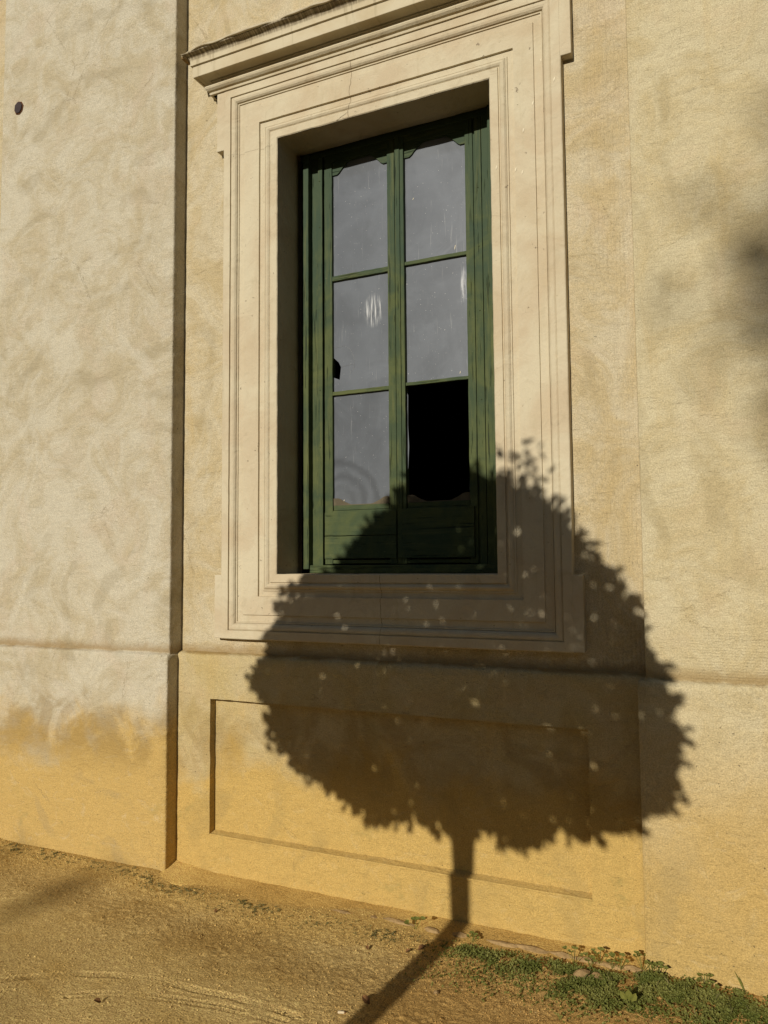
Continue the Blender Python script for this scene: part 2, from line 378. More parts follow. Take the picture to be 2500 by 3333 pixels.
TR2 = zpx(((380, 885), (500, 880), (650, 885), (800, 892), (1000, 920), (1200, 960), (1400, 1012), (1550, 1050)))
def dpath(x, y, P):
    best = np.full(x.shape, 9.); side = np.zeros(x.shape); arc = np.zeros(x.shape); acc = 0.
    for a, b in zip(P[:-1], P[1:]):
        d = b-a; l = np.hypot(*d); d = d/l
        t = np.clip((x-a[0])*d[0]+(y-a[1])*d[1], 0, l); qx = x-a[0]-t*d[0]; qy = y-a[1]-t*d[1]
        r = np.hypot(qx, qy); m = r < best
        best = np.where(m, r, best); side = np.where(m, -qx*d[1]+qy*d[0], side); arc = np.where(m, acc+t, arc); acc += l
    return best, side, arc
def ground_h(x, y):
    h = GZ + .018*(vnoise(x, y, 1.7, 1)-.5) + .012*(vnoise(x, y, 4.3, 2)-.5)
    near = np.exp(-np.maximum(0, np.abs(y+.8)-2.)**2)
    tex = np.clip(vnoise(x, y, 2.1, 8)*1.6-.2, .25, 1.)
    r = .0030*(vnoise(x, y, 11, 3)-.5) + .0024*tex*(vnoise(x+y*.3, y, 33, 4)-.5) + .0034*tex*(vnoise(x, y, 67, 5)-.5) + .0040*tex*(vnoise(x, y, 109, 6)-.5)
    r += .006*np.maximum(0, vnoise(x+3, y, 24, 9)-.74)/.26*tex
    h = h + r*near
    # heaped loose earth along the wall
    h += .012*np.exp(-((y+.26)/.12)**2)*(.4+vnoise(x, y, 3.1, 10))
    h += .016*np.exp(-((y+.13)/.07)**2)*np.clip((-.55-x)/.1, 0, 1)
    # tyre tracks
    for P, w, dep, per, ob in ((TR1, .020, .0100, .0220, -.85), (TR2, .022, .0060, .0200, -.45)):
        d, sd, ar = dpath(x, y, P)
        ins = np.clip((w-d)/.006, 0, 1)
        tread = .5+.5*np.sin(2*np.pi*(ar+ob*sd)/per)
        if P is TR2: tread = tread*(np.abs(sd) > .003)
        fade = np.clip(vnoise(x, y, 6, 21)*2.4-.35, .35, 1)
        h = h - ins*fade*dep*(tread-.15) + fade*.0012*np.exp(-((d-w-.006)/.006)**2)
    # combed scuffs
    m = np.exp(-(((x-.0)/.30)**2+((y+.80)/.10)**2)); h += m*.0012*np.sin(2*np.pi*(x*.9+y*.55)/.017)*vnoise(x, y, 9, 30)
    return h
def axis(parts):
    out = [parts[0][0]]
    for a, b, s in parts:
        out += seg(a, b, s)[1:]
    return np.array(out)
def grow(a, b, s0, q):
    r = [a]; s = s0; sg = 1 if b > a else -1
    while (b-r[-1])*sg > s: r.append(r[-1]+sg*s); s *= q
    r.append(b); return r
gx = np.array(grow(-2.4, -160, .02, 1.35)[::-1][:-1] + list(axis([(-2.4, -.6, .0060), (-.6, 1.0, .0046), (1.0, 2.4, .0055)])) + grow(2.4, 160, .02, 1.35)[1:])
gy = np.array(grow(-1.5, -160, .02, 1.3)[::-1][:-1] + list(axis([(-1.5, -1.32, .008), (-1.32, -.82, .0046), (-.82, -.02, .0056)])) + [.4])
GXm, GYm = np.meshgrid(gx, gy, indexing='ij'); GH = ground_h(GXm, GYm)
me = bpy.data.meshes.new('ground'); nu, nv = GXm.shape
me.vertices.add(nu*nv); me.vertices.foreach_set('co', np.stack([GXm, GYm, GH], -1).ravel().astype(np.float32))
ii, jj = np.meshgrid(np.arange(nu-1), np.arange(nv-1), indexing='ij'); a = (ii*nv+jj).ravel()
fa = np.stack([a, a+nv, a+nv+1, a+1], -1).astype(np.int32)
me.loops.add(fa.size); me.loops.foreach_set('vertex_index', fa.ravel())
me.polygons.add(len(fa)); me.polygons.foreach_set('loop_start', np.arange(0, fa.size, 4, dtype=np.int32)); me.polygons.foreach_set('loop_total', np.full(len(fa), 4, dtype=np.int32))
me.update(calc_edges=True)
tag(link('ground', me, m_sand, None, True), kind='structure')
def gh(x, y): return float(ground_h(np.array([x]), np.array([y]))[0])

# ------------------------------------------------------------------ the building
B = empty('plaster_building', (XM, 0, 0))
tag(B, 'old ochre and cream plastered building with flat piers and a framed window', 'building')
B.location = (0, 0, 0)
def wall_grid(name, xs, zs, y, mat, parent, skip=None, amp=.0016, hole_y=None):
    v = []
    for x in xs:
        for z in zs: v.append((x, y+amp*nz(x, y, z, 5)+amp*.6*nz(x, 3, z, 16), z))
    f = []
    nvv = len(zs)
    for i in range(len(xs)-1):
        for j in range(nvv-1):
            if skip and skip((xs[i]+xs[i+1])/2, (zs[j]+zs[j+1])/2): continue
            a = i*nvv+j; f.append((a, a+nvv, a+nvv+1, a+1))
    return pyd(name, v, f, mat, parent, True)
# upper bay wall with the window opening
SO = .30                                                       # wall stops behind the surround
xs = seg(XPL-.02, x0-SO, .04)[:-1] + [x0-SO] + seg(x0-SO, x1+SO, .06)[1:-1] + [x1+SO] + seg(x1+SO, XPR+.02, .04)[1:]
zs = seg(ZL-.02, z0-SO, .04)[:-1] + [z0-SO] + seg(z0-SO, z1+SO, .05)[1:-1] + [z1+SO] + seg(z1+SO, 5.4, .04)[1:] + [6.2, 7.2, TOP]
wall_grid('wall', xs, zs, YW, m_bay, B, lambda x, z: x0-SO < x < x1+SO and z0-SO < z < z1+SO)

def pier(name, xa, xb, yf, yb, za, zb, mat, cap=0., capx=None, rough=.0016, zmax=None, parent=B):
    """plan outline pulled upward; arrises worn and wavy"""
    r = .007
    def plan(z, g=0.):
        L, Rr, F = xa+g, xb-g, yf+g
        pts = [(L, yb)] + [(L, F+(yb-F)*t) for t in (.75, .5, .25)] + [(L, F+r), (L+r*.3, F+r*.3), (L+r, F)]
        pts += [(x, F) for x in seg(L+.05, Rr-.05, .05)]
        pts += [(Rr-r, F), (Rr-r*.3, F+r*.3), (Rr, F+r)] + [(Rr, F+(yb-F)*t) for t in (.25, .5, .75)] + [(Rr, yb)]
        out = []
        for i, (x, y) in enumerate(pts):
            e = 1. if (i in (4, 5, 6) or i in (len(pts)-7, len(pts)-6, len(pts)-5)) else .5
            x2 = x + rough*e*(nz(x, y, z, 22)+.8*nz(x, y, z, 60)); y2 = y + rough*.8*(nz(x+7, y, z, 5)+.5*nz(x+3, y, z, 18))
            if i in (0, len(pts)-1): x2, y2 = x, y
            out.append((x2, y2, z))
        return out
    zt = seg(za, min(zb, 5.4), .022)
    if zb > 5.4: zt += [6., 7., zb]
    rings = [plan(z) for z in zt]
    if cap:
        rings.append(plan(zb+.004, .004)); rings.append([(p[0], p[1], zb+.013) for p in plan(zb, cap)])
    v, f = loft(rings)
    return pyd(name, v, f, mat, parent, True)
pL = pier('pier', XPL-PIERW, XPL, YUP, YW+.05, ZL-.02, TOP, m_pierL)
pR = pier('pier', XPR, XPR+PIERW, YUP, YW+.05, ZL-.02, TOP, m_pierR)
qL = pier('plinth', XQL-PIERW-.03, XQL, YPP, YPB+.08, -.25, ZL-.012, m_pierL, cap=.030)
qR = pier('plinth', XQR, XQR+PIERW+.03, YPP, YPB+.08, -.25, ZL-.012, m_pierR, cap=.030)
# neighbouring plain bays, so that the facade runs on
for sgn, xe in ((-1, XPL-PIERW), (1, XPR+PIERW)):
    a, b = (xe-2.4, xe+.02) if sgn < 0 else (xe-.02, xe+2.4)
    wall_grid('wall', seg(a, b, .3), seg(-.25, TOP, .3), YW, m_bay, B)
    pa = (xe-2.4-PIERW, xe-2.4) if sgn < 0 else (xe+2.4, xe+2.4+PIERW)
    pier('pier', pa[0], pa[1], YUP, YW+.05, -.25, TOP, m_bay)
block('roof_eave', XPL-PIERW-4.2, XPR+PIERW+4.2, YUP-.25, 6., TOP, TOP+.25, m_cream, B, .01, 3., 0)
block('back_wall', XPL-PIERW-4., XPR+PIERW+4., 5.7, 5.9, -.2, TOP, m_bay, B, .0, 9., 0)

# bay plinth with its sunk panel
px0, px1 = X(683, 2500, YPB), X(1921, 2650, YPB)
pz1a = (Z(683, 2273, YPB)+Z(1916, 2377, YPB))/2; pz0a = (Z(682, 2717, YPB)+Z(1926, 2927, YPB))/2
bz = [-.25] + seg(-.06, pz0a, .03)[:-1] + [pz0a] + seg(pz0a, pz1a, .03)[1:-1] + [pz1a] + seg(pz1a, ZL-.014, .03)[1:]
bx = seg(XQL-.02, px0, .03)[:-1] + [px0] + seg(px0, px1, .04)[1:-1] + [px1] + seg(px1, XQR+.02, .03)[1:]
def edgew(x, z): return .0016*nz(x, 1, z, 25)+.0012*nz(x, 2, z, 70)
v = []; nvv = len(bz)
for x in bx:
    for z in bz:
        yy = YPB+.0016*nz(x, 0, z, 5)+.001*nz(x, 3, z, 16); xx, zz_ = x, z
        if x in (px0, px1) and pz0a <= z <= pz1a: xx += edgew(x, z)*1.3
        if z in (pz0a, pz1a) and px0 <= x <= px1: zz_ += edgew(x, z)*1.3
        v.append((xx, yy, zz_))
f = []
for i in range(len(bx)-1):
    for j in range(nvv-1):
        cx_, cz_ = (bx[i]+bx[i+1])/2, (bz[j]+bz[j+1])/2
        if px0 < cx_ < px1 and pz0a < cz_ < pz1a: continue
        a = i*nvv+j; f.append((a, a+nvv, a+nvv+1, a+1))
# sloping top edge
base = len(v)
for x in bx:
    v.append((x, YPB+.005, ZL-.006)); v.append((x, YPB+.017, ZL+.001+.0015*nz(x, 5, 0, 9))); v.append((x, YW+.004, ZL+.008+.002*nz(x, 7, 0, 9)))
for i in range(len(bx)-1):
    t0, t1 = i*nvv+nvv-1, (i+1)*nvv+nvv-1; b0, b1 = base+3*i, base+3*i+3
    f += [(t0, t1, b1, b0), (b0, b1, b1+1, b0+1), (b0+1, b1+1, b1+2, b0+2)]
bp = pyd('plinth', v, f, m_base, B, True)
bp['label'] = 'yellow ochre plinth under the window with a sunk rectangular panel'
# panel back and its returns
YB = YPB+.043
ix = [i for i, x in enumerate(bx) if px0-1e-6 <= x <= px1+1e-6]; iz = [j for j, z in enumerate(bz) if pz0a-1e-6 <= z <= pz1a+1e-6]
pv = []; pf = []
def front(i, j): return v[i*nvv+j]
loop = [(i, iz[0]) for i in ix] + [(ix[-1], j) for j in iz[1:]] + [(i, iz[-1]) for i in ix[::-1][1:]] + [(ix[0], j) for j in iz[::-1][1:-1]]
for (i, j) in loop:
    p = front(i, j); q = (p[0], YB, p[2]+(.010 if j == iz[0] else 0.)); pv += [p, q]
n = len(loop)
for t in range(n):
    u = (t+1) % n; pf.append((2*t, 2*t+1, 2*u+1, 2*u))
off = len(pv); ni = len(iz)
for i in ix:
    for j in iz:
        p = front(i, j); pv.append((p[0], YB+.0014*nz(p[0], 9, p[2], 6)*(0 if (i in (ix[0], ix[-1]) or j in (iz[0], iz[-1])) else 1), p[2]+(.010 if j == iz[0] else 0)))
pf += grid_faces(len(ix), ni, off)
pan = pyd('sunk_panel', pv, pf, m_base, bp, False)

block('panel_sill', px0+.001, px1-.001, YPB-.0035, YPB+.006, pz0a-.007, pz0a+.0035, m_base, bp, .0032, .03, .0012, 5)
# sandy mortar apron and footing stones in front of the bay plinth
v = []; xs = seg(XQL-.01, XQR+.03, .02); ys = seg(-.205, YPB+.01, .017)
for x in xs:
    for y in ys:
        t = (y+.205)/(YPB+.215)
        ye = y + (0 if t > .15 else .012*nz(x, 0, 0, 9)+.008*nz(x, 4, 0, 24))
        zc = -.030+.020*t + .030*max(0, 1-(x-XQL)/.25)*t**1.5 + .003*nz(x, y, 0, 14)+.0022*nz(x, y, 3, 45)
        if t < .05: zc = -.06
        v.append((x, ye, zc))
pyd('mortar_apron', v, grid_faces(len(xs), len(ys)), m_apron, B, True)['label'] = 'sandy mortar apron along the foot of the plinth'
foot = empty('stone_footing'); foot.parent = B
def pebble(name, loc, s, rot, mat, parent=None, seed=0, sub=2, rough=.22):
    bm = bmesh.new(); bmesh.ops.create_icosphere(bm, subdivisions=sub, radius=1.)
    for p in bm.verts:
        c = p.co.copy(); p.co *= 1+rough*mnoise.noise(c*1.4+Vector((seed*3.1, seed, 0)))+rough*.5*mnoise.noise(c*3.3+Vector((0, seed, seed)))
        p.co.x *= s[0]; p.co.y *= s[1]; p.co.z *= s[2]
    me = bpy.data.meshes.new(name); bm.to_mesh(me); bm.free()
    o = link(name, me, mat, parent, False); o.location = loc; o.rotation_euler = rot; return o
for i, (px, py, w) in enumerate(((1115, 2976, .07), (1215, 2990, .05), (1300, 3006, .10), (1405, 3030, .045), (1500, 3046, .05), (1640, 3076, .07), (1730, 3092, .09), (1830, 3112, .06), (1905, 3127, .055), (1985, 3146, .07), (2060, 3158, .06))):
    p = uz(px, py, -.028); pebble('stone', (p[0], p[1]-.004, -.031), (w, .022, .019), (0, 0, random.uniform(-.06, .06)), m_stone, foot, i+1, 2, .3)

# ------------------------------------------------------------------ window surround (architrave)
SUR = empty('window_surround'); SUR.parent = B; SUR['label'] = 'cream moulded architrave with eared corners around the window'
prof = [(0, .004), (.004, 0), (.041, 0), (.0425, .008), (.047, .007), (.052, .001), (.060, -.003), (.068, -.001), (.075, .005), (.077, .008), (.0775, .0065), (.084, .0065), (.0855, .013),
        (.112, .013), (.1135, .002), (.206, .002), (.2075, .010), (.240, .010), (.2415, .004), (.247, .004), (.2485, .008), (.252, -.001), (.259, -.008), (.268, -.011), (.278, -.0105), (.284, -.007), (.2855, -.004), (.2865, -.014), (.326, -.014), (.330, -.011), (.331, .034)]
def ringpts(s, d):
    a, b, c, e = x0-s, x1+s, z0-s, z1+s; out = []
    for (p, q, m_) in (((a, c), (b, c), 28), ((b, c), (b, e), 60), ((b, e), (a, e), 28), ((a, e), (a, c), 60)):
        for t in range(m_):
            x = p[0]+(q[0]-p[0])*t/m_; z = p[1]+(q[1]-p[1])*t/m_
            am = .0008 if s > .002 else .0016
            out.append((x+am*nz(x, 1, z, 14)+am*.6*nz(x, 2, z, 45), YS+d+.0007*nz(x, 3, z, 11), z+am*nz(x, 4, z, 14)+am*.6*nz(x, 5, z, 45)))
    return out
rings = [ringpts(s, d) for s, d in prof]
vv, ff = loft(rings, True)
mo = fix(pyd('architrave_moulding', vv, ff, m_cream, SUR, False))
# ears of the outer flat
FLAT = YS-.013
for (xa, xb, za, zb) in ((x0-.375, x0-.326, z1+.004, z1+.332), (x1+.326, x1+.376, z1+.004, z1+.332), (x0-.371, x0-.326, z0-.3275, z0-.004), (x1+.326, x1+.371, z0-.3275, z0-.004)):
    block('corner_ear', xa, xb, FLAT, YW+.03, za, zb, m_cream, SUR, .003, .03, .0012, xa)
# reveal
YB_R = .205
v = []; f = []
loop = []
for (p, q, m_) in (((x0, z0), (x1, z0), 24), ((x1, z0), (x1, z1), 50), ((x1, z1), (x0, z1), 24), ((x0, z1), (x0, z0), 50)):
    for t in range(m_): loop.append((p[0]+(q[0]-p[0])*t/m_, p[1]+(q[1]-p[1])*t/m_))
rr = []
for d, slot in ((YS+.006, 0), (YS+.05, 0), (.09, 0), (.14, 0), (.188, 0), (.192, .034), (.286, .034)):
    ring = []
    for (x, z) in loop:
        if slot:
            x += slot*(1 if x > x1-.001 else (-1 if x < x0+.001 else 0)); z += slot*(1 if z > z1-.001 else 0)
        ring.append((x+.002*nz(x, d, z, 6), d + (.004*nz(x, 1, z, 12) if .15 < d < .195 else 0), z+.002*nz(x, d+4, z, 6)))
    rr.append(ring)
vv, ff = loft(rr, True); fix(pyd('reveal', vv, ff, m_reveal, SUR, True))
# cracks: thin open joints running over the mouldings
def profd(s):
    for (a, da), (b, db) in zip(prof[:-1], prof[1:]):
        if a <= s <= b: return da+(db-da)*(s-a)/(b-a+1e-9)
    return 0
def ribbon(name, pts, w, mat, parent, push=.0012):
    v = []; f = []
    for i, (x, y, z) in enumerate(pts):
        ww = w*(.5+.8*abs(nz(x*3, i, z, 20)))
        q = pts[min(i+1, len(pts)-1)]; p = pts[max(i-1, 0)]
        d = Vector((q[0]-p[0], 0, q[2]-p[2])); d.normalize(); nrm = Vector((-d.z, 0, d.x))
        v += [(x+nrm.x*ww, y-push, z+nrm.z*ww), (x, y-push-.0004, z), (x-nrm.x*ww, y-push, z-nrm.z*ww)]
    for i in range(len(pts)-1): f += [(3*i, 3*i+3, 3*i+4, 3*i+1), (3*i+1, 3*i+4, 3*i+5, 3*i+2)]
    return pyd(name, v, f, mat, parent)
def crack(xbase, lean, s_from, s_to, top, w=.0010, seed=0):
    pts = []; n = 70
    for i in range(n+1):
        s = s_from+(s_to-s_from)*i/n; z = z1+s if top else z0-s
        x = xbase+lean*(s-s_from)+.006*nz(seed, 0, s, 18)+.003*nz(seed, 2, s, 60); pts.append((x, YS+profd(s), z))
    ribbon('crack', pts, w, m_crack, SUR)
crack(X(1133, 374, YS), .07, .004, .285, True, .0011, 3); crack(X(1237, 1870, YS), .01, .004, .33, False, .0011, 8)
pts = [(x, YS+.001, z1+.002+.028*((x-X(1095, 392, YS))/(X(1133, 365, YS)-X(1095, 392, YS)))+.002*nz(x, 1, 1, 60)) for x in np.linspace(X(1095, 392, YS), X(1133, 365, YS), 14)]
ribbon('crack', pts, .0009, m_crack, SUR, .0022)
# joint line across the left jamb and chips on the right one
jz = Z(820, 490, YS)
ribbon('crack', [(x, YS+profd(x0-x), jz+.003*nz(x, 0, 9, 22)) for x in np.linspace(x0-.30, x0-.03, 60)], .0004, m_crack, SUR, .0008)
for (px, py) in ((1760, 190), (1734, 335), (1703, 424), (1616, 546), (1678, 552), (1700, 560), (1806, 264)):
    p = uy(px, py, YS); xx, zz_ = p[0], p[2]; yy = YS+profd(max(0, xx-x1))-.002
    pyd('paint_fleck', [(xx-.002, yy, zz_-.011), (xx+.003, yy, zz_-.003), (xx+.005, yy, zz_+.010), (xx+.001, yy, zz_+.008), (xx-.003, yy, zz_), (xx, yy-.0012, zz_)], [(0, 1, 5), (1, 2, 5), (2, 3, 5), (3, 4, 5), (4, 0, 5)], m_flake, SUR)

# ------------------------------------------------------------------ cornice
COR = empty('cornice'); COR.parent = B; COR['label'] = 'projecting cream cornice with rain-streaked top moulding over the window'
YC = YW-.118
cxl, czs = X(628, 250, YC), Z(628, 250, YC); zf = Z(628, 219, YC)
cxr = x0+x1-cxl
zb_ = z1+.328
P = [(YS-.010, zb_), (YS-.022, zb_+.001), (YS-.024, zb_+.010), (YS-.018, zb_+.011), (YS-.019, zb_+.017), (YS-.030, zb_+.020), (YS-.040, zb_+.028), (YS-.044, zb_+.036), (YS-.040, zb_+.044), (YS-.030, zb_+.048), (YS-.012, zb_+.049),
     (YS-.010, zb_+.080), (YS-.016, zb_+.081), (YS-.016, zb_+.088), (YS-.023, zb_+.089), (YS-.023, czs-.002), (YC+.012, czs-.002), (YC+.012, czs-.006), (YC+.001, czs-.006), (YC, czs-.004), (YC, zf), (YC-.010, zf+.002), (YC-.010, zf+.014), (YC-.011, zf+.030), (YC-.016, zf+.040), (YC-.026, zf+.047), (YC-.044, zf+.052), (YC-.046, zf+.057), (YC+.02, zf+.062), (YW+.02, zf+.085)]
def cring(p_, z):
    e = YC-p_                                        # further out than the corona: longer too
    xa, xb = cxl-e, cxr+e; out = []
    L = [(xa, YW+.03), (xa, p_+(YW-p_)*.5), (xa, p_)] + [(x, p_) for x in np.linspace(xa, xb, 90)[1:-1]] + [(xb, p_), (xb, p_+(YW-p_)*.5), (xb, YW+.03)]
    for x, y in L: out.append((x, y+.0009*nz(x, 3, z, 9), z+.0010*nz(x, 5, z, 7)+.0006*nz(x, 6, z, 40)))
    return out
zf_s = zf; m_cornice = cornice_mat()
rings = [cring(a, b) for a, b in P]
vv, ff = loft(rings); fix(pyd('cornice_moulding', vv, ff, m_cornice, COR, False))
# ragged mortar weathering on top
v = []; xs = np.linspace(cxl-.055, cxr+.055, 130)
YT = YC-.044
prf = [(YW+.02, zf+.155), (YW-.02, zf+.112), (YT+.03, zf+.078), (YT-.008, zf+.068), (YT-.014, zf+.062), (YT-.012, zf+.0565), (YT+.02, zf+.0555)]
for x in xs:
    w = .003*nz(x, 0, 0, 5)+.0025*nz(x, 1, 0, 17); fr = min(1, (x-xs[0])/.06)
    for i, (y, z) in enumerate(prf):
        yy = y + (w*1.3-.0 if 2 <= i <= 5 else 0) + ((.012*max(0, nz(x, 8, 0, 6))) if 2 <= i <= 5 else 0)
        if x < cxl+.06 and 2 <= i <= 5: yy += .030*(1-(x-xs[0])/.115)
        v.append((x, min(yy, YW+.02), z+.004*nz(x, 2, i, 12)))
fix(pyd('weathering', v, grid_faces(len(xs), len(prf)), m_cream, COR, False))
tp = uy(604, 186, YC-.01); block('tile_end', tp[0]-.02, tp[0]+.03, YC-.02, YC+.04, tp[2]-.012, tp[2]+.016, m_stone2, COR, .003, .02, .002, 3)

# ------------------------------------------------------------------ window joinery
WIN = empty('casement_window'); WIN.parent = B; WIN['label'] = 'weathered green wooden two-leaf window with one pane missing'
YP_, YBT, YST, YBD, YGL = .190, .216, .222, .230, .240
ROW = 1300
wx = lambda px, y: X(px, ROW, y)
WB, WT = z0+.002, z1+.05
# frame posts, boards, battens
pxl = wx(987, YP_)
block('frame_post', pxl, wx(1004, YP_), YP_, YP_+.045, z0+.022, WT, m_woodv, WIN, .003, .03, .0012, 1)
block('frame_board', wx(1008, YBD), wx(1053, YBD), YBD, YBD+.04, z0+.028, WT, m_woodv, WIN, .002, .03, .001, 2)
block('batten', wx(1036, YBT), wx(1050, YBT), YBT, YBD+.002, z0+.040, WT, m_woodv, WIN, .002, .03, .0006, 3)
block('frame_post', wx(1580, YBT), x1+.012, YBT-.002, YBT+.05, z0+.03, WT, m_woodv, WIN, .003, .03, .001, 4)
block('frame_post', wx(1601, YBT-.035), x1+.010, YBT-.040, YBT-.004, z0+.03, WT, m_woodv, WIN, .003, .03, .001, 14)
block('frame_board', wx(1552, YBD), wx(1580, YBD), YBD, YBD+.04, z0+.03, WT, m_woodv, WIN, .002, .03, .001, 5)
block('batten', wx(1557, YBT), wx(1578, YBT), YBT, YBD+.002, z0+.035, WT, m_woodv, WIN, .002, .03, .0006, 6)
block('frame_head', x0, x1, YBT-.004, YBT+.06, z1-.020, WT, m_woodh, WIN, .003, .05, .001, 7)
block('frame_sill', wx(1012, YP_), x1+.004, YP_-.016, YBD+.06, z0+.001, z0+.042, m_woodh, WIN, .004, .03, .0016, 8)
# leaves: stiles
ZB0, ZT0 = z0+.046, z1-.015
sL = (wx(1057, YST), wx(1082, YST)); sM = (wx(1265, YST), wx(1289, YST)); sN = (wx(1290.5, YST-.006), wx(1319, YST-.006)); sR = (wx(1524.5, YST), wx(1550.5, YST))
for i, (a, b) in enumerate((sL, sM, sN, sR)):
    dy = -.006 if i == 2 else 0
    block('stile', a, b, YST+dy, YST+.04, ZB0, ZT0, m_woodv, WIN, .0025, .025, .0012, 20+i)
# cover strip on the meeting stile
block('meeting_strip', wx(1290.5, YST-.012), wx(1306, YST-.012), YST-.013, YST-.005, ZB0+.03, ZT0, m_woodv, WIN, .002, .03, .0008, 31)
# rails, bars, bottom panels
def bar(xa, xb, za, zb, tilt=0., seed=0):
    o = block('glazing_bar', xa, xb, YST+.002, YGL+.004, za, zb, m_woodh, WIN, .0025, .02, .0014, seed); return o
GLX = [(sL[1], sM[0]), (sN[1], sR[0])]
zLB = [((Z(1084, 894, YST)+Z(1264, 870, YST))/2, (Z(1084, 911, YST)+Z(1264, 886, YST))/2), ((Z(1084, 1274, YST)+Z(1264, 1256, YST))/2, (Z(1084, 1288, YST)+Z(1264, 1267, YST))/2)]
zRB = [((Z(1316, 853, YST)+Z(1517, 814, YST))/2, (Z(1316, 866, YST)+Z(1517, 825, YST))/2), ((Z(1318, 1247, YST)+Z(1524, 1220, YST))/2, (Z(1318, 1258, YST)+Z(1524, 1231, YST))/2)]
for L, zz_ in enumerate((zLB, zRB)):
    for q, (zt, zb) in enumerate(zz_):
        bar(GLX[L][0]-.010, GLX[L][1]+.010, zb, zt, 0, 40+L*5+q)
zbead0, zbead1 = Z(1084, 1662, YST), Z(1084, 1646, YST)
zpt, zpb, zcr = Z(1056, 1669, YST), Z(1056, 1819, YST), Z(1056, 1746, YST)
for L, (xa, xb) in enumerate(GLX):
    A, Bx = (sL[0]+.002, sM[1]-.002) if L == 0 else (sN[0]+.002, sR[1]-.002)
    block('bead', xa+.003, xb-.003, YST+.006, YGL+.006, zbead0, zbead1, m_woodh, WIN, .002, .02, .001, 60+L)
    block('rail', xa-.003, xb+.003, YST+.003, YST+.03, zpt-.004, zbead0-.001, m_woodh, WIN, .002, .03, .0008, 62+L)
    if L == 0:
        block('panel_board', A, Bx, YST-.007, YST+.02, zcr+.0016, zpt, m_woodh, WIN, .002, .02, .0012, 64)
        block('panel_board', A, Bx, YST-.008, YST+.02, zpb, zcr-.0016, m_woodh, WIN, .002, .02, .0012, 65)
    else:
        block('panel_board', A+.004, Bx-.014, YST-.012, YST+.02, zpb, zpt+.004, m_woodh, WIN, .002, .02, .0012, 66)
    block('bottom_rail', A, Bx, YST+.004, YST+.03, ZB0+.003, zpb-.006, m_woodh, WIN, .003, .03, .001, 68+L)
    block('top_rail', xa-.005, xb+.005, YST+.003, YST+.035, z1-.06, ZT0+.002, m_woodh, WIN, .002, .04, .0008, 70+L)
    # shaped corner fillets at head and foot of the glazing
    def scallop(zbase, up, mat, h=.040):
        n = 24; v = []; f = []
        for i in range(n+1):
            t = i/n; x = xa+(xb-xa)*t; e = min(t, 1-t)
            hh = h if e < .11 else (h*(1-.86*min(1, ((e-.11)/.20))**.75) if e < .31 else h*.14)
            for y in (YST+.009, YGL+.002):
                v += [(x, y, zbase), (x, y, zbase+up*hh)]
        for i in range(n):
            a = 4*i; b = a+4
            f += [(a, b, b+1, a+1), (a+2, a+3, b+3, b+2), (a+1, b+1, b+3, a+3)]
        return fix(pyd('shaped_fillet', v, f, mat, WIN))
    scallop(zbead1-.002, 1, m_bare); scallop(z1-.055, -1, m_woodh, .075)
# glass
XG = GLX
pan_specs = []
rows = []
for L, zz_ in enumerate((zLB, zRB)):
    (t1, b1), (t2, b2) = zz_
    rows.append([(t1-.004, z1-.03), (t2-.004, b1+.004), (zbead1-.010, b2+.004)])
st = uy(1215, 1010, YGL); wp = uy(1085, 1620, YGL); hole = [uy(*p, YGL) for p in ((1082, 1163), (1103, 1180), (1110, 1195), (1106, 1236), (1082, 1229))]
for L in (0, 1):
    for q in (0, 1, 2):
        if L == 1 and q == 2: continue
        xa, xb = XG[L]; za, zb = rows[L][q]; xa -= .005; xb += .005
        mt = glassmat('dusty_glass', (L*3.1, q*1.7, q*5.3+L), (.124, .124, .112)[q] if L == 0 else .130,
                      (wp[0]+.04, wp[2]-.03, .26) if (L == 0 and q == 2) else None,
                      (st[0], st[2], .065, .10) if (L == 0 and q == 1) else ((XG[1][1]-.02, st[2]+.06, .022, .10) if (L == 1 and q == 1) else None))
        if L == 0 and q == 1:
            hp = [(p[0], p[2]) for p in hole]
            # pane with a broken corner hole at its left edge
            ol = [(xa, za), (xb, za), (xb, zb), (xa, zb), (xa, hp[0][1]), hp[1], hp[2], hp[3], (xa, hp[4][1])]
        else: ol = [(xa, za), (xb, za), (xb, zb), (xa, zb)]
        bm = bmesh.new()
        vs = [bm.verts.new((x, YGL, z)) for x, z in ol]; fc = bm.faces.new(vs)
        r_ = bmesh.ops.extrude_face_region(bm, geom=[fc])
        for e_ in r_['geom']:
            if isinstance(e_, bmesh.types.BMVert): e_.co.y += .003
        bmesh.ops.recalc_face_normals(bm, faces=bm.faces); bmesh.ops.triangulate(bm, faces=[f_ for f_ in bm.faces if len(f_.verts) > 4])
        me = bpy.data.meshes.new('pane'); bm.to_mesh(me); bm.free()
        o = link('pane', me, mt, WIN)
        if L == 0 and q == 1: o['label'] = 'dusty pane with a small jagged hole at its left edge'
        if L == 0 and q == 2: o['label'] = 'dusty pane with a wiped arc across it'
def sliver(pts):
    n = len(pts); v = [(x, YGL, z) for x, z in pts]+[(x, YGL+.003, z) for x, z in pts]
    return fix(pyd('glass_sliver', v, [tuple(range(n)), tuple(range(2*n-1, n-1, -1))]+[(i, (i+1) % n, n+(i+1) % n, n+i) for i in range(n)], mt, WIN))
xa, xb = XG[1]; za, zb = rows[1][2]
sliver([(xa-.004, zb-.02), (xa+.006, zb-.05), (xa+.004, zb-.20), (xa+.009, zb-.31), (xa+.003, zb-.42), (xa-.004, zb-.44)])
sliver([(xb+.004, za+.05), (xb-.007, za+.06), (xb-.003, za+.16), (xb+.004, za+.19)])
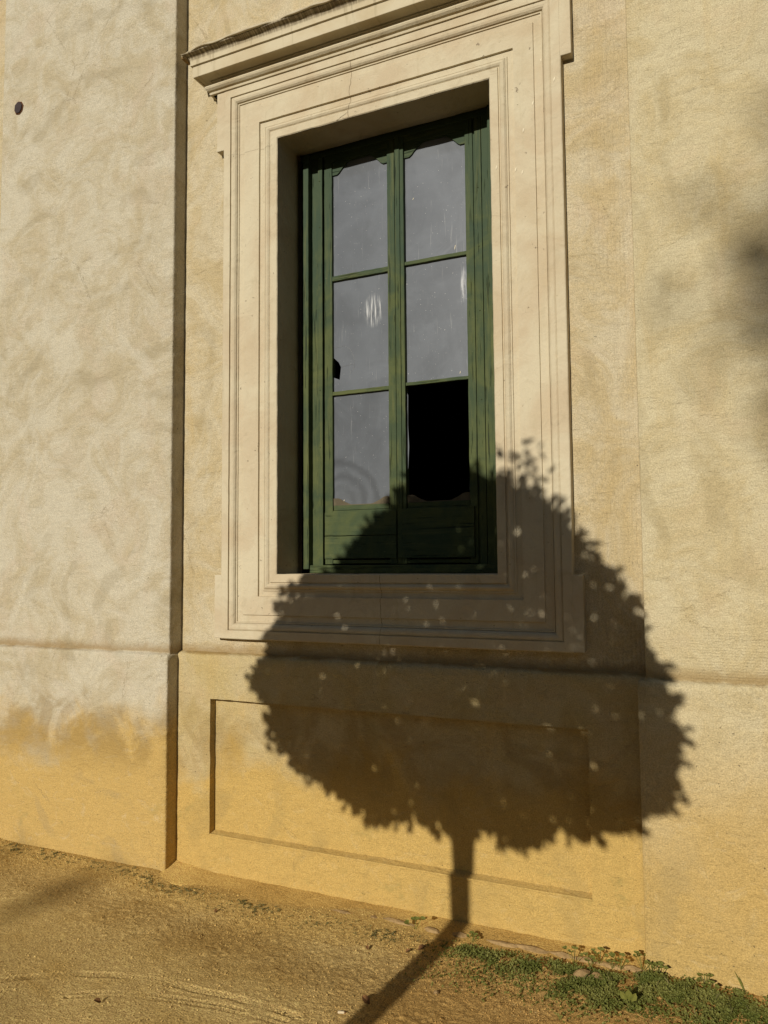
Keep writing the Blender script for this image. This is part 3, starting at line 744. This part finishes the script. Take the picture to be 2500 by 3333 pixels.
sliver([(xa+.02, za+.004), (xa+.10, za+.004), (xa+.085, za+.022), (xa+.05, za+.013), (xa+.03, za+.027)])
# hairline glass cracks round the hole
ribbon('glass_crack', [(uy(p, q, YGL)[0], YGL-.0006, uy(p, q, YGL)[2]) for p, q in ((1086, 1132), (1105, 1130), (1122, 1125), (1140, 1137), (1152, 1160), (1155, 1185), (1150, 1203), (1140, 1212))], .0006, m_gcrack, WIN, .0004)
ribbon('glass_crack', [(uy(p, q, YGL)[0], YGL-.0006, uy(p, q, YGL)[2]) for p, q in ((1110, 1195), (1130, 1190), (1153, 1184))], .0005, m_gcrack, WIN, .0004)
for (px, py, hh) in ((1481, 806, .013), (1345, 648, .006), (1498, 1213, .007), (1120, 1630, .006)):
    p = uy(px, py, YGL); xx, zz_ = p[0], p[2]; yy = YGL-.001
    pyd('paint_fleck', [(xx-.003, yy, zz_-hh), (xx+.001, yy, zz_-hh*.3), (xx+.004, yy, zz_+hh), (xx+.001, yy, zz_+hh*.9), (xx-.002, yy, zz_), (xx, yy-.0012, zz_)], [(0, 1, 5), (1, 2, 5), (2, 3, 5), (3, 4, 5), (4, 0, 5)], m_flake, WIN)
# rounded nail heads on the boards
for (px, pys) in ((1042, (590, 740, 927, 1270, 1456)), (1563, (384, 608, 800, 1010, 1300))):
    for py in pys:
        p = uy(px, py, YBT)
        bm = bmesh.new(); bmesh.ops.create_icosphere(bm, subdivisions=1, radius=.0035)
        me = bpy.data.meshes.new('nail'); bm.to_mesh(me); bm.free(); o = link('nail', me, m_woodv, WIN); o.location = (wx(px if px < 1200 else 1567, YBT), YBT-.001, p[2])
# dark room behind
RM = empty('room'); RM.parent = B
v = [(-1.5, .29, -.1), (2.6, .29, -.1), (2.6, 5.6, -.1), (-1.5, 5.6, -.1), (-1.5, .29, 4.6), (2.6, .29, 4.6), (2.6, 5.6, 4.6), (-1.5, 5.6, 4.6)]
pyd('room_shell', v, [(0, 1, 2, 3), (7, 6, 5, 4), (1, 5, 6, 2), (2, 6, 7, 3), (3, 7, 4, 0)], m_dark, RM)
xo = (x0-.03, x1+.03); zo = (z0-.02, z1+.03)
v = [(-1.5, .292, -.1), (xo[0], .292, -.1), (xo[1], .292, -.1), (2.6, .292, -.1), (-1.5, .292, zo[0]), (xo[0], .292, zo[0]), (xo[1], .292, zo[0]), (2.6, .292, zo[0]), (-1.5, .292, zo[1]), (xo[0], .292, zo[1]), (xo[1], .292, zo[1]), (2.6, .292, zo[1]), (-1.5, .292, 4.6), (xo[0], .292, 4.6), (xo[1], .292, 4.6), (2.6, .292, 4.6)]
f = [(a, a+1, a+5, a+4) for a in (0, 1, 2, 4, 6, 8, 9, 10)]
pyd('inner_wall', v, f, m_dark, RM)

# ------------------------------------------------------------------ iron anchor in the left pier
hc = uy(63, 352, YUP); A = empty('wall_anchor', (hc[0], YUP, hc[2]))
tag(A, 'dark rusty octagonal iron anchor plate set in the pale pier', 'anchor plate')
def disc(name, r, ya, yb, mat, jit, n=8, ph=.2):
    v = [(0, ya, 0)]; f = []
    for i in range(n):
        an = 2*math.pi*(i+ph)/n; rr_ = r*(1+jit*math.sin(i*5.1)); v.append((rr_*.93*math.cos(an), ya, rr_*1.12*math.sin(an)))
    for i in range(n):
        an = 2*math.pi*(i+ph)/n; rr_ = r*1.08*(1+jit*math.sin(i*5.1)); v.append((rr_*.93*math.cos(an), yb, rr_*1.12*math.sin(an)))
    for i in range(n):
        j = (i+1) % n; f += [(0, 1+j, 1+i), (1+i, 1+j, 1+n+j, 1+n+i)]
    return fix(pyd(name, v, f, mat, A))
disc('plate', .040, -.004, .01, m_rust, .07); disc('bolt_head', .033, -.010, .0, m_iron, .05, 8, .35)

# ------------------------------------------------------------------ plants, stones and litter at the foot of the wall
def leafquad(V, F, c, d, n, L, Wd, fold=.25):
    d = d.normalized(); s_ = d.cross(n); s_.normalize(); n = s_.cross(d)
    b = len(V)
    V += [c, c+d*L*.35+s_*Wd+n*fold*Wd, c+d*L*.75+s_*Wd*.8+n*fold*Wd, c+d*L, c+d*L*.75-s_*Wd*.8+n*fold*Wd, c+d*L*.35-s_*Wd+n*fold*Wd]
    F += [(b, b+1, b+2, b+3), (b, b+3, b+4, b+5)]
def rv(zb=0.): 
    a = random.uniform(0, 2*math.pi); z = random.uniform(-.3, 1); return Vector((math.cos(a), math.sin(a), z+zb))
def mat_of_weeds(name, n, dens, lsize, hgt, mat, xr, yr, label):
    V = []; F = []; c = 0; t = 0
    while c < n and t < n*60:
        t += 1
        x = random.uniform(*xr); y = random.uniform(*yr)
        if random.random() > dens(x, y): continue
        c += 1; h0 = gh_fast(x, y); p = Vector((x, y, h0+random.random()**1.5*hgt))
        for _ in range(random.choice((2, 3, 3, 4))):
            dd = rv(.2); L = lsize*random.uniform(.6, 1.3); leafquad(V, F, p, dd, Vector((random.uniform(-.4, .4), random.uniform(-.6, .2), 1)).normalized(), L, L*.34)
    o = pyd(name, V, F, mat); tag(o, label, 'weeds', None, 'stuff'); return o
def gh_fast(x, y):
    i = min(max(int(np.searchsorted(gx, x)), 1), nu-1); j = min(max(int(np.searchsorted(gy, y)), 1), nv-1); return float(GH[i, j])
def n2(x, y, s, o=0): return .5+.5*mnoise.noise(Vector((x*s+o, y*s, o)))
def sm(a, b, x):
    t = min(1, max(0, (x-a)/(b-a))); return t*t*(3-2*t)
def d_right(x, y):
    edge = -.20 + .065*sm(1.62, 1.8, x)          # the green band hugs footing then pier
    edge += .035*(n2(x, 0, 5, 2)-.5)
    band = sm(edge+.02, edge-.015, y)*sm(edge-.08-.20*sm(1.0, 1.8, x)-.14*n2(x, y, 6, 9), edge-.03, y)
    return band*sm(.92, 1.12, x)*sm(.34, .60, n2(x, y, 11))*(.35+.65*sm(.35, .6, n2(x, y, 27, 4))) * (.5+.5*sm(1., 1.7, x)) + .035*sm(edge, edge-.02, y)*sm(edge-.4, edge-.2, y)*sm(.8, 1.2, x)
def d_left(x, y):
    e = -.205+.07*sm(-.55, -.7, x)
    return sm(e+.01, e-.02, y)*sm(e-.17, e-.04, y)*(.25+.75*sm(.42, .72, n2(x, y, 6.5, 3)))*sm(.45, .62, n2(x, y, 40, 8))*sm(1.1, .8, x)
mat_of_weeds('creeping_weeds', 17000, d_right, .0076, .016, m_weed, (.9, 2.5), (-.62, -.09), 'green creeping clover mat along the wall foot at the right')
mat_of_weeds('sparse_weeds', 1700, d_left, .0050, .006, m_weed2, (-2.1, 1.0), (-.36, -.09), 'sparse dull green seedlings scattered along the foot of the wall')
V = []; F = []
for _ in range(420):
    x = random.uniform(.95, 2.4); y = random.uniform(-.55, -.10)
    if random.random() > d_right(x, y)*1.2: continue
    h0 = gh_fast(x, y); a = random.uniform(0, 6.28); h_ = random.uniform(.015, .045); b = len(V); l_ = Vector((math.cos(a), math.sin(a), 0))*h_*random.uniform(.2, .9); p = Vector((x, y, h0)); q_ = Vector((-math.sin(a), math.cos(a), 0))*.0012
    V += [p-q_, p+q_, p+l_*.45+Vector((0, 0, h_*.7))+q_*.8, p+l_+Vector((0, 0, h_)), p+l_*.45+Vector((0, 0, h_*.7))-q_*.8]; F.append((b, b+1, b+2, b+3, b+4))
tag(pyd('grass_blades', V, F, m_weed2), 'thin dry grass blades mixed into the green mat by the wall', 'grass', None, 'stuff')
# single sprigs standing clear of the mat
def sprig(px, py, h, nl, L, label, zbase=None, mat=m_weed, name='weed_sprig'):
    p = uz(px, py, GZ+.01); x, y = float(p[0]), float(p[1]); zb = gh_fast(x, y) if zbase is None else zbase
    root = empty(name, (x, y, zb)); tag(root, label, 'weed', 'weed sprigs along the wall foot')
    V = []; F = []; S = []; SF = []
    for i in range(nl):
        a = 2*math.pi*i/nl+random.uniform(-.4, .4); hh = h*random.uniform(.5, 1.); out = Vector((math.cos(a), math.sin(a), 0))*h*random.uniform(.25, .6)
        tip = Vector((out.x, out.y, hh)); b = len(S); w = .0012
        pyd('stem', [Vector((-w, 0, -.004)), Vector((w, 0, -.004)), tip+Vector((w, 0, 0)), tip+Vector((-w, 0, 0))], [(0, 1, 2, 3)], mat, root)
        for q in range(3):
            a2 = a+(q-1)*1.3; V = []; F = []; leafquad(V, F, tip, Vector((math.cos(a2), math.sin(a2), .25)), Vector((0, -.4, 1)).normalized(), L*random.uniform(.8, 1.2), L*.42); pyd('leaf', V, F, mat, root)
    return root
sprig(1185, 2937, .045, 5, .012, 'lone feathery weed sprig on the sandy mortar apron', -.018, m_weed2)
sprig(1352, 3022, .05, 3, .022, 'weed seedling with two broad leaves on the footing edge', None)
sprig(1613, 3017, .035, 3, .014, 'tiny weed sprig growing against the ochre plinth', -.02)
sprig(1540, 3062, .045, 5, .014, 'weed sprig beside the tree trunk shadow', None)
for q_, (px, py) in enumerate(((1870, 3135), (1922, 3150), (1952, 3137), (1994, 3150), (2020, 3153), (2093, 3160), (2122, 3174), (2145, 3190), (2296, 3210), (2312, 3235))):
    sprig(px, py, random.uniform(.04, .065), random.choice((4, 5, 6)), .015, 'small clover-like weed sprig rising beside the footing stones' if q_ < 6 else 'small clover-like weed sprig rising from the green mat against the right pier')
r_ = empty('rosette_weed', tuple(map(float, uz(2050, 3290, GZ))))
r_.location.z = gh_fast(r_.location.x, r_.location.y)
tag(r_, 'upright weed seedling with four broad paddle-shaped leaves on bare earth', 'weed')
for i, (a, e, L) in enumerate(((2.7, 1.0, .05), (.5, 1.1, .05), (2.9, .25, .04), (.3, .3, .035), (1.6, 1.3, .055))):
    V = []; F = []; base_ = Vector((0, 0, .012 if e > .5 else .004)); d = Vector((math.cos(a)*math.cos(e), -.2, math.sin(e)))
    leafquad(V, F, base_+d.normalized()*.018, d, Vector((.5*math.cos(a), -1, .5)), L*.8, L*.24); pyd('leaf', V, F, m_weed, r_)
    pyd('stem', [Vector((-.0015, 0, 0)), Vector((.0015, 0, 0)), base_+d.normalized()*.02], [(0, 1, 2)], m_weed, r_)
# grass blades on the far right
gb = empty('grass_tuft', tuple(map(float, uz(2425, 3242, GZ)))); gb.location.z = gh_fast(gb.location.x, gb.location.y)
tag(gb, 'two thin grass blades leaning beside the right pier', 'grass')
for dx, h in ((-.035, .075), (-.02, .06)):
    pyd('blade', [(0, 0, 0), (.003, 0, 0), (dx*.5+.002, 0, h*.6), (dx, .004, h)], [(0, 1, 2, 3)], m_weed, gb)
# stones and litter
def on_ground(px, py, dz=0.): p = uz(px, py, GZ+.004); return (float(p[0]), float(p[1]), gh_fast(p[0], p[1])+dz)
tag(pebble('flat_stone', on_ground(1898, 3190, .008), (.034, .024, .022), (.5, .1, .4), m_stone2, None, 31, 2, .35), 'rounded tan stone lying in the green weeds', 'stone')
tag(pebble('flat_stone', on_ground(1962, 3200, .005), (.040, .020, .012), (.1, .3, -.35), m_stone, None, 37, 2, .4), 'wedge-shaped grey stone shard lying in the green weeds', 'stone')
tag(pebble('flat_stone', on_ground(1420, 3234, .004), (.012, .008, .008), (0, 0, .4), m_stone2, None, 41, 1, .3), 'small pale pebble on brown earth right of the trunk shadow', 'stone')
c = on_ground(1112, 3296, .004)
bt = empty('cigarette_butt', c); tag(bt, 'crushed pale cigarette butt on the sand left of the trunk shadow', 'cigarette butt'); bt.rotation_euler = (0, .04, .42)
block('filter', -.014, .010, -.0042, .0042, -.003, .005, m_butt, bt, .0025, .006, .001, 4)
block('burnt_end', .0095, .015, -.0038, .0038, -.003, .004, m_dry, bt, .0018, .005, .0012, 9)
for i, (px, py, L, lab) in enumerate(((1360, 3095, .035, 'curled brown dry leaf standing on the earth above the trunk shadow'), (1320, 3100, .022, 'small dark dry leaf lying on the earth near the curled leaf'), (1198, 3094, .02, 'brown leaf scrap beside clods on the sand'), (700, 2970, .022, 'dark dry leaf on the sand below the sunk panel'), (832, 3037, .025, 'dark dry leaf lying by the pebbles on open sand'), (330, 3258, .03, 'purplish dry leaf between the two tyre tracks'), (1205, 3268, .04, 'crumpled dark leaf at the edge of the trunk shadow'))):
    V = []; F = []; a = random.uniform(0, 6.28); p = on_ground(px, py, .004)
    leafquad(V, F, Vector((0, 0, 0)), Vector((math.cos(a), math.sin(a), .5)), Vector((0, -.6, 1)), L, L*.3, .6)
    b = len(V); V += [q+Vector((0, 0, -.0015)) for q in V[:6]]; F += [tuple(i_+b for i_ in f_[::-1]) for f_ in F[:2]]
    o = pyd('dry_leaf', V, F, m_dry); o.location = p; tag(o, lab, 'leaf')
# gravel and clods, too many to count
V = []; F = []
def clod(c, r):
    b = len(V); q = [Vector((1, 0, 0)), Vector((-.5, .87, 0)), Vector((-.5, -.87, 0)), Vector((0, 0, 1.)), Vector((.1, .1, -.9))]
    rot = random.uniform(0, 6.28)
    for w in q:
        w = Vector((w.x*math.cos(rot)-w.y*math.sin(rot), w.x*math.sin(rot)+w.y*math.cos(rot), w.z))*r*random.uniform(.6, 1.3); V.append(c+w)
    for t in ((0, 1, 3), (1, 2, 3), (2, 0, 3), (1, 0, 4), (2, 1, 4), (0, 2, 4)): F.append(tuple(b+i for i in t))
for _ in range(42000):
    x = random.uniform(-2.1, 2.3); y = -random.uniform(.09, 1.45)
    if random.random() > (.22+.78*sm(.42, .66, n2(x, y, 3.3, 5)))*(1 if x > .7 or y > -.55 else .4): continue
    clod(Vector((x, y, gh_fast(x, y)+.0005)), random.choice((.0016, .002, .002, .0025, .0025, .003, .0036, .005)))
tag(pyd('gravel', V, F, m_sand), 'loose gravel and clods strewn over the sandy ground', 'gravel', None, 'stuff')

# ------------------------------------------------------------------ the round-headed tree behind the camera that throws the shadow
T = 3.3
def ab(px, py, y): p = uy(px, py, y); return (p[0]-SX*y, p[2]+SZ*y)
D_ = 2500/1659
def O(pts, y): return [ab(a*D_, b*D_, y) for a, b in pts]
outline = (O(((1015, 1800), (975, 1800), (930, 1788), (880, 1772), (815, 1778), (770, 1745), (720, 1715), (660, 1670), (622, 1630), (590, 1585), (582, 1540), (568, 1490)), YB)
  + O(((562, 1440), (580, 1390)), YPB) + O(((602, 1330), (622, 1275), (650, 1245)), YS) + O(((750, 1190), (800, 1135), (845, 1085), (872, 1045)), YST)
  + O(((1078, 1030), (1110, 1040), (1165, 1070), (1215, 1105)), YS) + O(((1250, 1155), (1300, 1200), (1340, 1260), (1378, 1320)), YW) + O(((1405, 1400), (1430, 1440)), YUP)
  + O(((1455, 1520), (1472, 1600), (1470, 1660), (1455, 1740)), YPP) + O(((1385, 1780), (1330, 1795)), YPP) + O(((1280, 1810), (1200, 1795), (1145, 1835), (1090, 1825), (1055, 1785), (1030, 1780)), YB))
tw = O(((1080, 1025), (1085, 955), (1150, 945), (1190, 1010), (1165, 1065)), YS)
outl = np.array(outline)
# crown top, hidden by the dark opening: round it off between the two flanks
i_top = int(np.argmax(np.diff(outl[:, 0])*(outl[:-1, 1] > 1.3)))
a0, a1 = outl[i_top], outl[i_top+1]
arc = [(a0[0]+(a1[0]-a0[0])*t, a0[1]+(a1[1]-a0[1])*t+.14*math.sin(math.pi*t)) for t in (.2, .4, .6, .8)]
outl = np.vstack([outl[:i_top+1], arc, outl[i_top+1:]])
def inside(P, x, y):
    c = False; n = len(P); j = n-1
    for i in range(n):
        if (P[i][1] > y) != (P[j][1] > y) and x < (P[j][0]-P[i][0])*(y-P[i][1])/(P[j][1]-P[i][1])+P[i][0]: c = not c
        j = i
    return c
def edist(P, x, y):
    a = P; b = np.roll(P, -1, 0); d = b-a; t = np.clip(((x-a[:, 0])*d[:, 0]+(y-a[:, 1])*d[:, 1])/(d**2).sum(1), 0, 1)
    return float(np.hypot(x-a[:, 0]-t*d[:, 0], y-a[:, 1]-t*d[:, 1]).min())
ctr = outl.mean(0)
def place(a, b, w): y = -T+w; return Vector((a+SX*y, y, b-SZ*y))
V = []; F = []; cnt = 0
lo, hi = outl.min(0), outl.max(0)
while cnt < 22000:
    a = random.uniform(lo[0], hi[0]); b = random.uniform(lo[1], hi[1])
    if not inside(outl, a, b): continue
    e = edist(outl, a, b)
    if e < .022: continue
    if random.random() > (1. if (e < .10 or a < .95) else .93): continue
    half = math.sqrt(max(.0004, .72**2-(.72-min(e, .72))**2)); w = half*random.uniform(-1, 1)
    if random.random() < .5: w = half*random.choice((-1, 1))*random.uniform(.7, 1)
    p = place(a, b, w)
    outd = Vector((a-ctr[0], w, b-ctr[1])); outd.normalize()
    d = (outd*.9+rv(-.6)*.8).normalized(); L = random.uniform(.038, .072)
    leafquad(V, F, p-d*L*(.45 if e > .05 else .25), d, (outd*.3+Vector((SX, -1, SZ))*random.choice((.9, 0))+rv()*.8).normalized(), L, L*.28, .12); cnt += 1
for _ in range(210):
    i = random.randrange(len(outl)); t_ = random.random(); q = outl[i]*(1-t_)+outl[(i+1) % len(outl)]*t_
    o_ = Vector((q[0]-ctr[0], 0, q[1]-ctr[1])).normalized(); w = random.uniform(-.12, .12)
    for m_ in range(random.choice((1, 2, 3, 4))):
        st_ = random.uniform(-.045, .012); d = (o_+Vector((random.uniform(-.8, .8), 0, random.uniform(-.9, .5)))).normalized(); L = random.uniform(.035, .062)
        leafquad(V, F, place(q[0], q[1], w)+o_*st_, d, (Vector((SX, -1, SZ))+rv()*.5).normalized(), L, L*.24, .1)
for P_, n_ in ((np.array(tw), 34),):
    lo2, hi2 = P_.min(0), P_.max(0); c_ = 0
    while c_ < n_:
        a = random.uniform(lo2[0], hi2[0]); b = random.uniform(lo2[1], hi2[1])
        if not inside(P_, a, b): continue
        c_ += 1; d = rv(-.2); leafquad(V, F, place(a, b, random.uniform(-.1, .1)), d.normalized(), rv().normalized(), .05, .013, .1)
for (px, py, y) in ((533, 1462, YPB), (545, 1475, YPB), (550, 1455, YPB), (608, 1300, YS), (612, 1318, YS), (572, 1545, YB), (580, 1615, YB)):
    for _ in range(3):
        a, b = ab(px*D_, py*D_, y); d = rv(-.3); leafquad(V, F, place(a, b, random.uniform(-.05, .05))-d.normalized()*.025, d.normalized(), Vector((SX, 1, -SZ))+rv()*.5, .055, .015, .1)
TREE = empty('round_headed_tree'); tag(TREE, 'small clipped round-headed tree whose shadow falls across the window wall', 'tree')
crown = pyd('crown', V, F, m_tree, TREE)
def tube(V, F, pts, n=8):
    base_ = len(V)
    for i, (p, r) in enumerate(pts):
        q = pts[min(i+1, len(pts)-1)][0]-pts[max(i-1, 0)][0]; q.normalize(); s_ = q.cross(Vector((.3, 1, .1))); s_.normalize(); t_ = q.cross(s_)
        for k_ in range(n):
            an = 2*math.pi*k_/n; V.append(p+s_*math.cos(an)*r+t_*math.sin(an)*r)
    for i in range(len(pts)-1):
        for k_ in range(n):
            a = base_+i*n+k_; b = base_+i*n+(k_+1) % n; F.append((a, b, b+n, a+n))
ta = (ab(1464, 2930, YPB)[0]+ab(1530, 2930, YPB)[0])/2; tz = ab(1500, 2712, YB)[1]
xb_, yb_ = place(ta, 0, 0).x, -T
TREE.location = (xb_, yb_, gh_fast(xb_, yb_)-.02); off_ = Vector(TREE.location)
crown.location = -off_
V = []; F = []
topz = tz+SZ*T
tube(V, F, [(Vector((xb_+.006*nz(z, 0, 0, 3), yb_, z)), .047+.020*max(0, .12-z)/.12+.012*sm(topz-.35, topz+.1, z)) for z in seg(-.06, topz+.15, .06)], 12)
for i in range(8):
    an = i*.8; tip = place(ctr[0]+.42*math.cos(an*1.9), ctr[1]+.38*math.sin(an*2.3)+.1, .45*math.sin(an)); st_ = Vector((xb_, yb_, topz+.08))
    tube(V, F, [(st_.lerp(tip, t)+Vector((0, 0, .06*math.sin(3*t))), .026*(1-t)+.005) for t in (0, .25, .5, .75, 1)], 7)
tr = pyd('trunk', V, F, m_bark, TREE, True); tr.location = -off_

# ------------------------------------------------------------------ tall trees farther back: their soft shade brushes the right pier and the ground
def tall_tree(ac, bc, ra, rb, rd, dist, n, label, seed, lsize=.16):
    random.seed(seed)
    base_ = Vector((ac-SX*dist, -dist, 0)); cz = bc+SZ*dist
    t = empty('tall_tree', tuple(base_)); tag(t, label, 'tree', 'tall trees behind the open ground')
    V = []; F = []
    clumps = []
    for _ in range(46):
        while True:
            q = Vector((random.uniform(-1, 1), random.uniform(-1, 1), random.uniform(-1, 1)))
            if q.length < 1: break
        q = q*(.55+.45*q.length)/max(q.length, .3)*min(1, q.length+.25); clumps.append(Vector((q.x*ra*.86, q.y*rd, cz+q.z*rb*.86)))
    for _ in range(n):
        c = random.choice(clumps); d = Vector((random.gauss(0, 1), random.gauss(0, 1), random.gauss(0, .8)))*.26*ra*.6
        leafquad(V, F, c+d, rv(-.3).normalized(), rv().normalized(), lsize*random.uniform(.7, 1.3), lsize*.3, .1)
    pyd('crown', V, F, m_tree, t)
    V = []; F = []
    tube(V, F, [(Vector((.10*nz(z, 1, 0, .4), 0, z)), .22*(1-z/(cz+rb))+.03) for z in seg(-.1, cz+rb*.5, .5)], 10)
    for c in clumps[::3]:
        s0 = Vector((0, 0, min(c.z-.6, cz)*.92)); tube(V, F, [(s0.lerp(c, q), .07*(1-q)+.012) for q in (0, .35, .7, 1)], 6)
    pyd('trunk', V, F, m_bark, t, True)
tall_tree(4.12, 2.25, 1.95, 2.5, 1.9, 24., 2900, 'tall loose-crowned tree whose soft shade brushes the right pier', 5)
# added row of unseen trees blocking sky fill and bounce, just below the sun
random.seed(21)
def row_tree():
    V = []; F = []; H = 8.6
    clumps = []
    for _ in range(70):
        while True:
            q = Vector((random.uniform(-1, 1), random.uniform(-1, 1), random.uniform(-1, 1)))
            if q.length < 1: break
        clumps.append(Vector((q.x*2.3, q.y*1.6, 5.1+q.z*3.2)))
    for _ in range(6500):
        c = random.choice(clumps); d = Vector((random.gauss(0, 1), random.gauss(0, 1), random.gauss(0, .8)))*.36
        p = c+d
        if p.z > H-.12*(p.x**2)*.6: continue
        leafquad(V, F, p, rv(-.3).normalized(), rv().normalized(), .24*random.uniform(.7, 1.3), .075, .1)
    V2 = []; F2 = []
    tube(V2, F2, [(Vector((.10*nz(z, 1, 0, .4), 0, z)), .2*(1-z/9.)+.03) for z in seg(-.1, 7.2, .5)], 10)
    for c in clumps[::5]:
        s0 = Vector((0, 0, max(1.6, c.z*.6))); tube(V2, F2, [(s0.lerp(c, q), .06*(1-q)+.012) for q in (0, .35, .7, 1)], 6)
    return V, F, V2, F2
V, F, V2, F2 = row_tree()
first = None
for i in range(13):
    x = -27+i*3.9+random.uniform(-.5, .5); y = -25+random.uniform(-.6, .6)
    if i == 6: x, y = -4.0, -25.
    t = empty('blocker_row_tree', (x, y, 0)); tag(t, 'broad dense tree in an added unseen row that blocks sky light', 'tree', 'added unseen row of trees blocking sky light')
    if first is None: a = pyd('crown', V, F, m_tree, t); b = pyd('trunk', V2, F2, m_bark, t, True); first = (a, b)
    else:
        for o in first: c = o.copy(); COL.objects.link(c); c.parent = t
    t.rotation_euler.z = random.choice((0, math.pi)); sc = random.uniform(.96, 1.02); t.scale = (1, 1, sc)
    if i == 6: t.scale = (1, 1, 1.105)
    if abs(x+2.4) > 6.5: t.scale = (1.35, 1.3, 1.75*random.uniform(.9, 1.1))  # side trees made taller to block more of the sky light
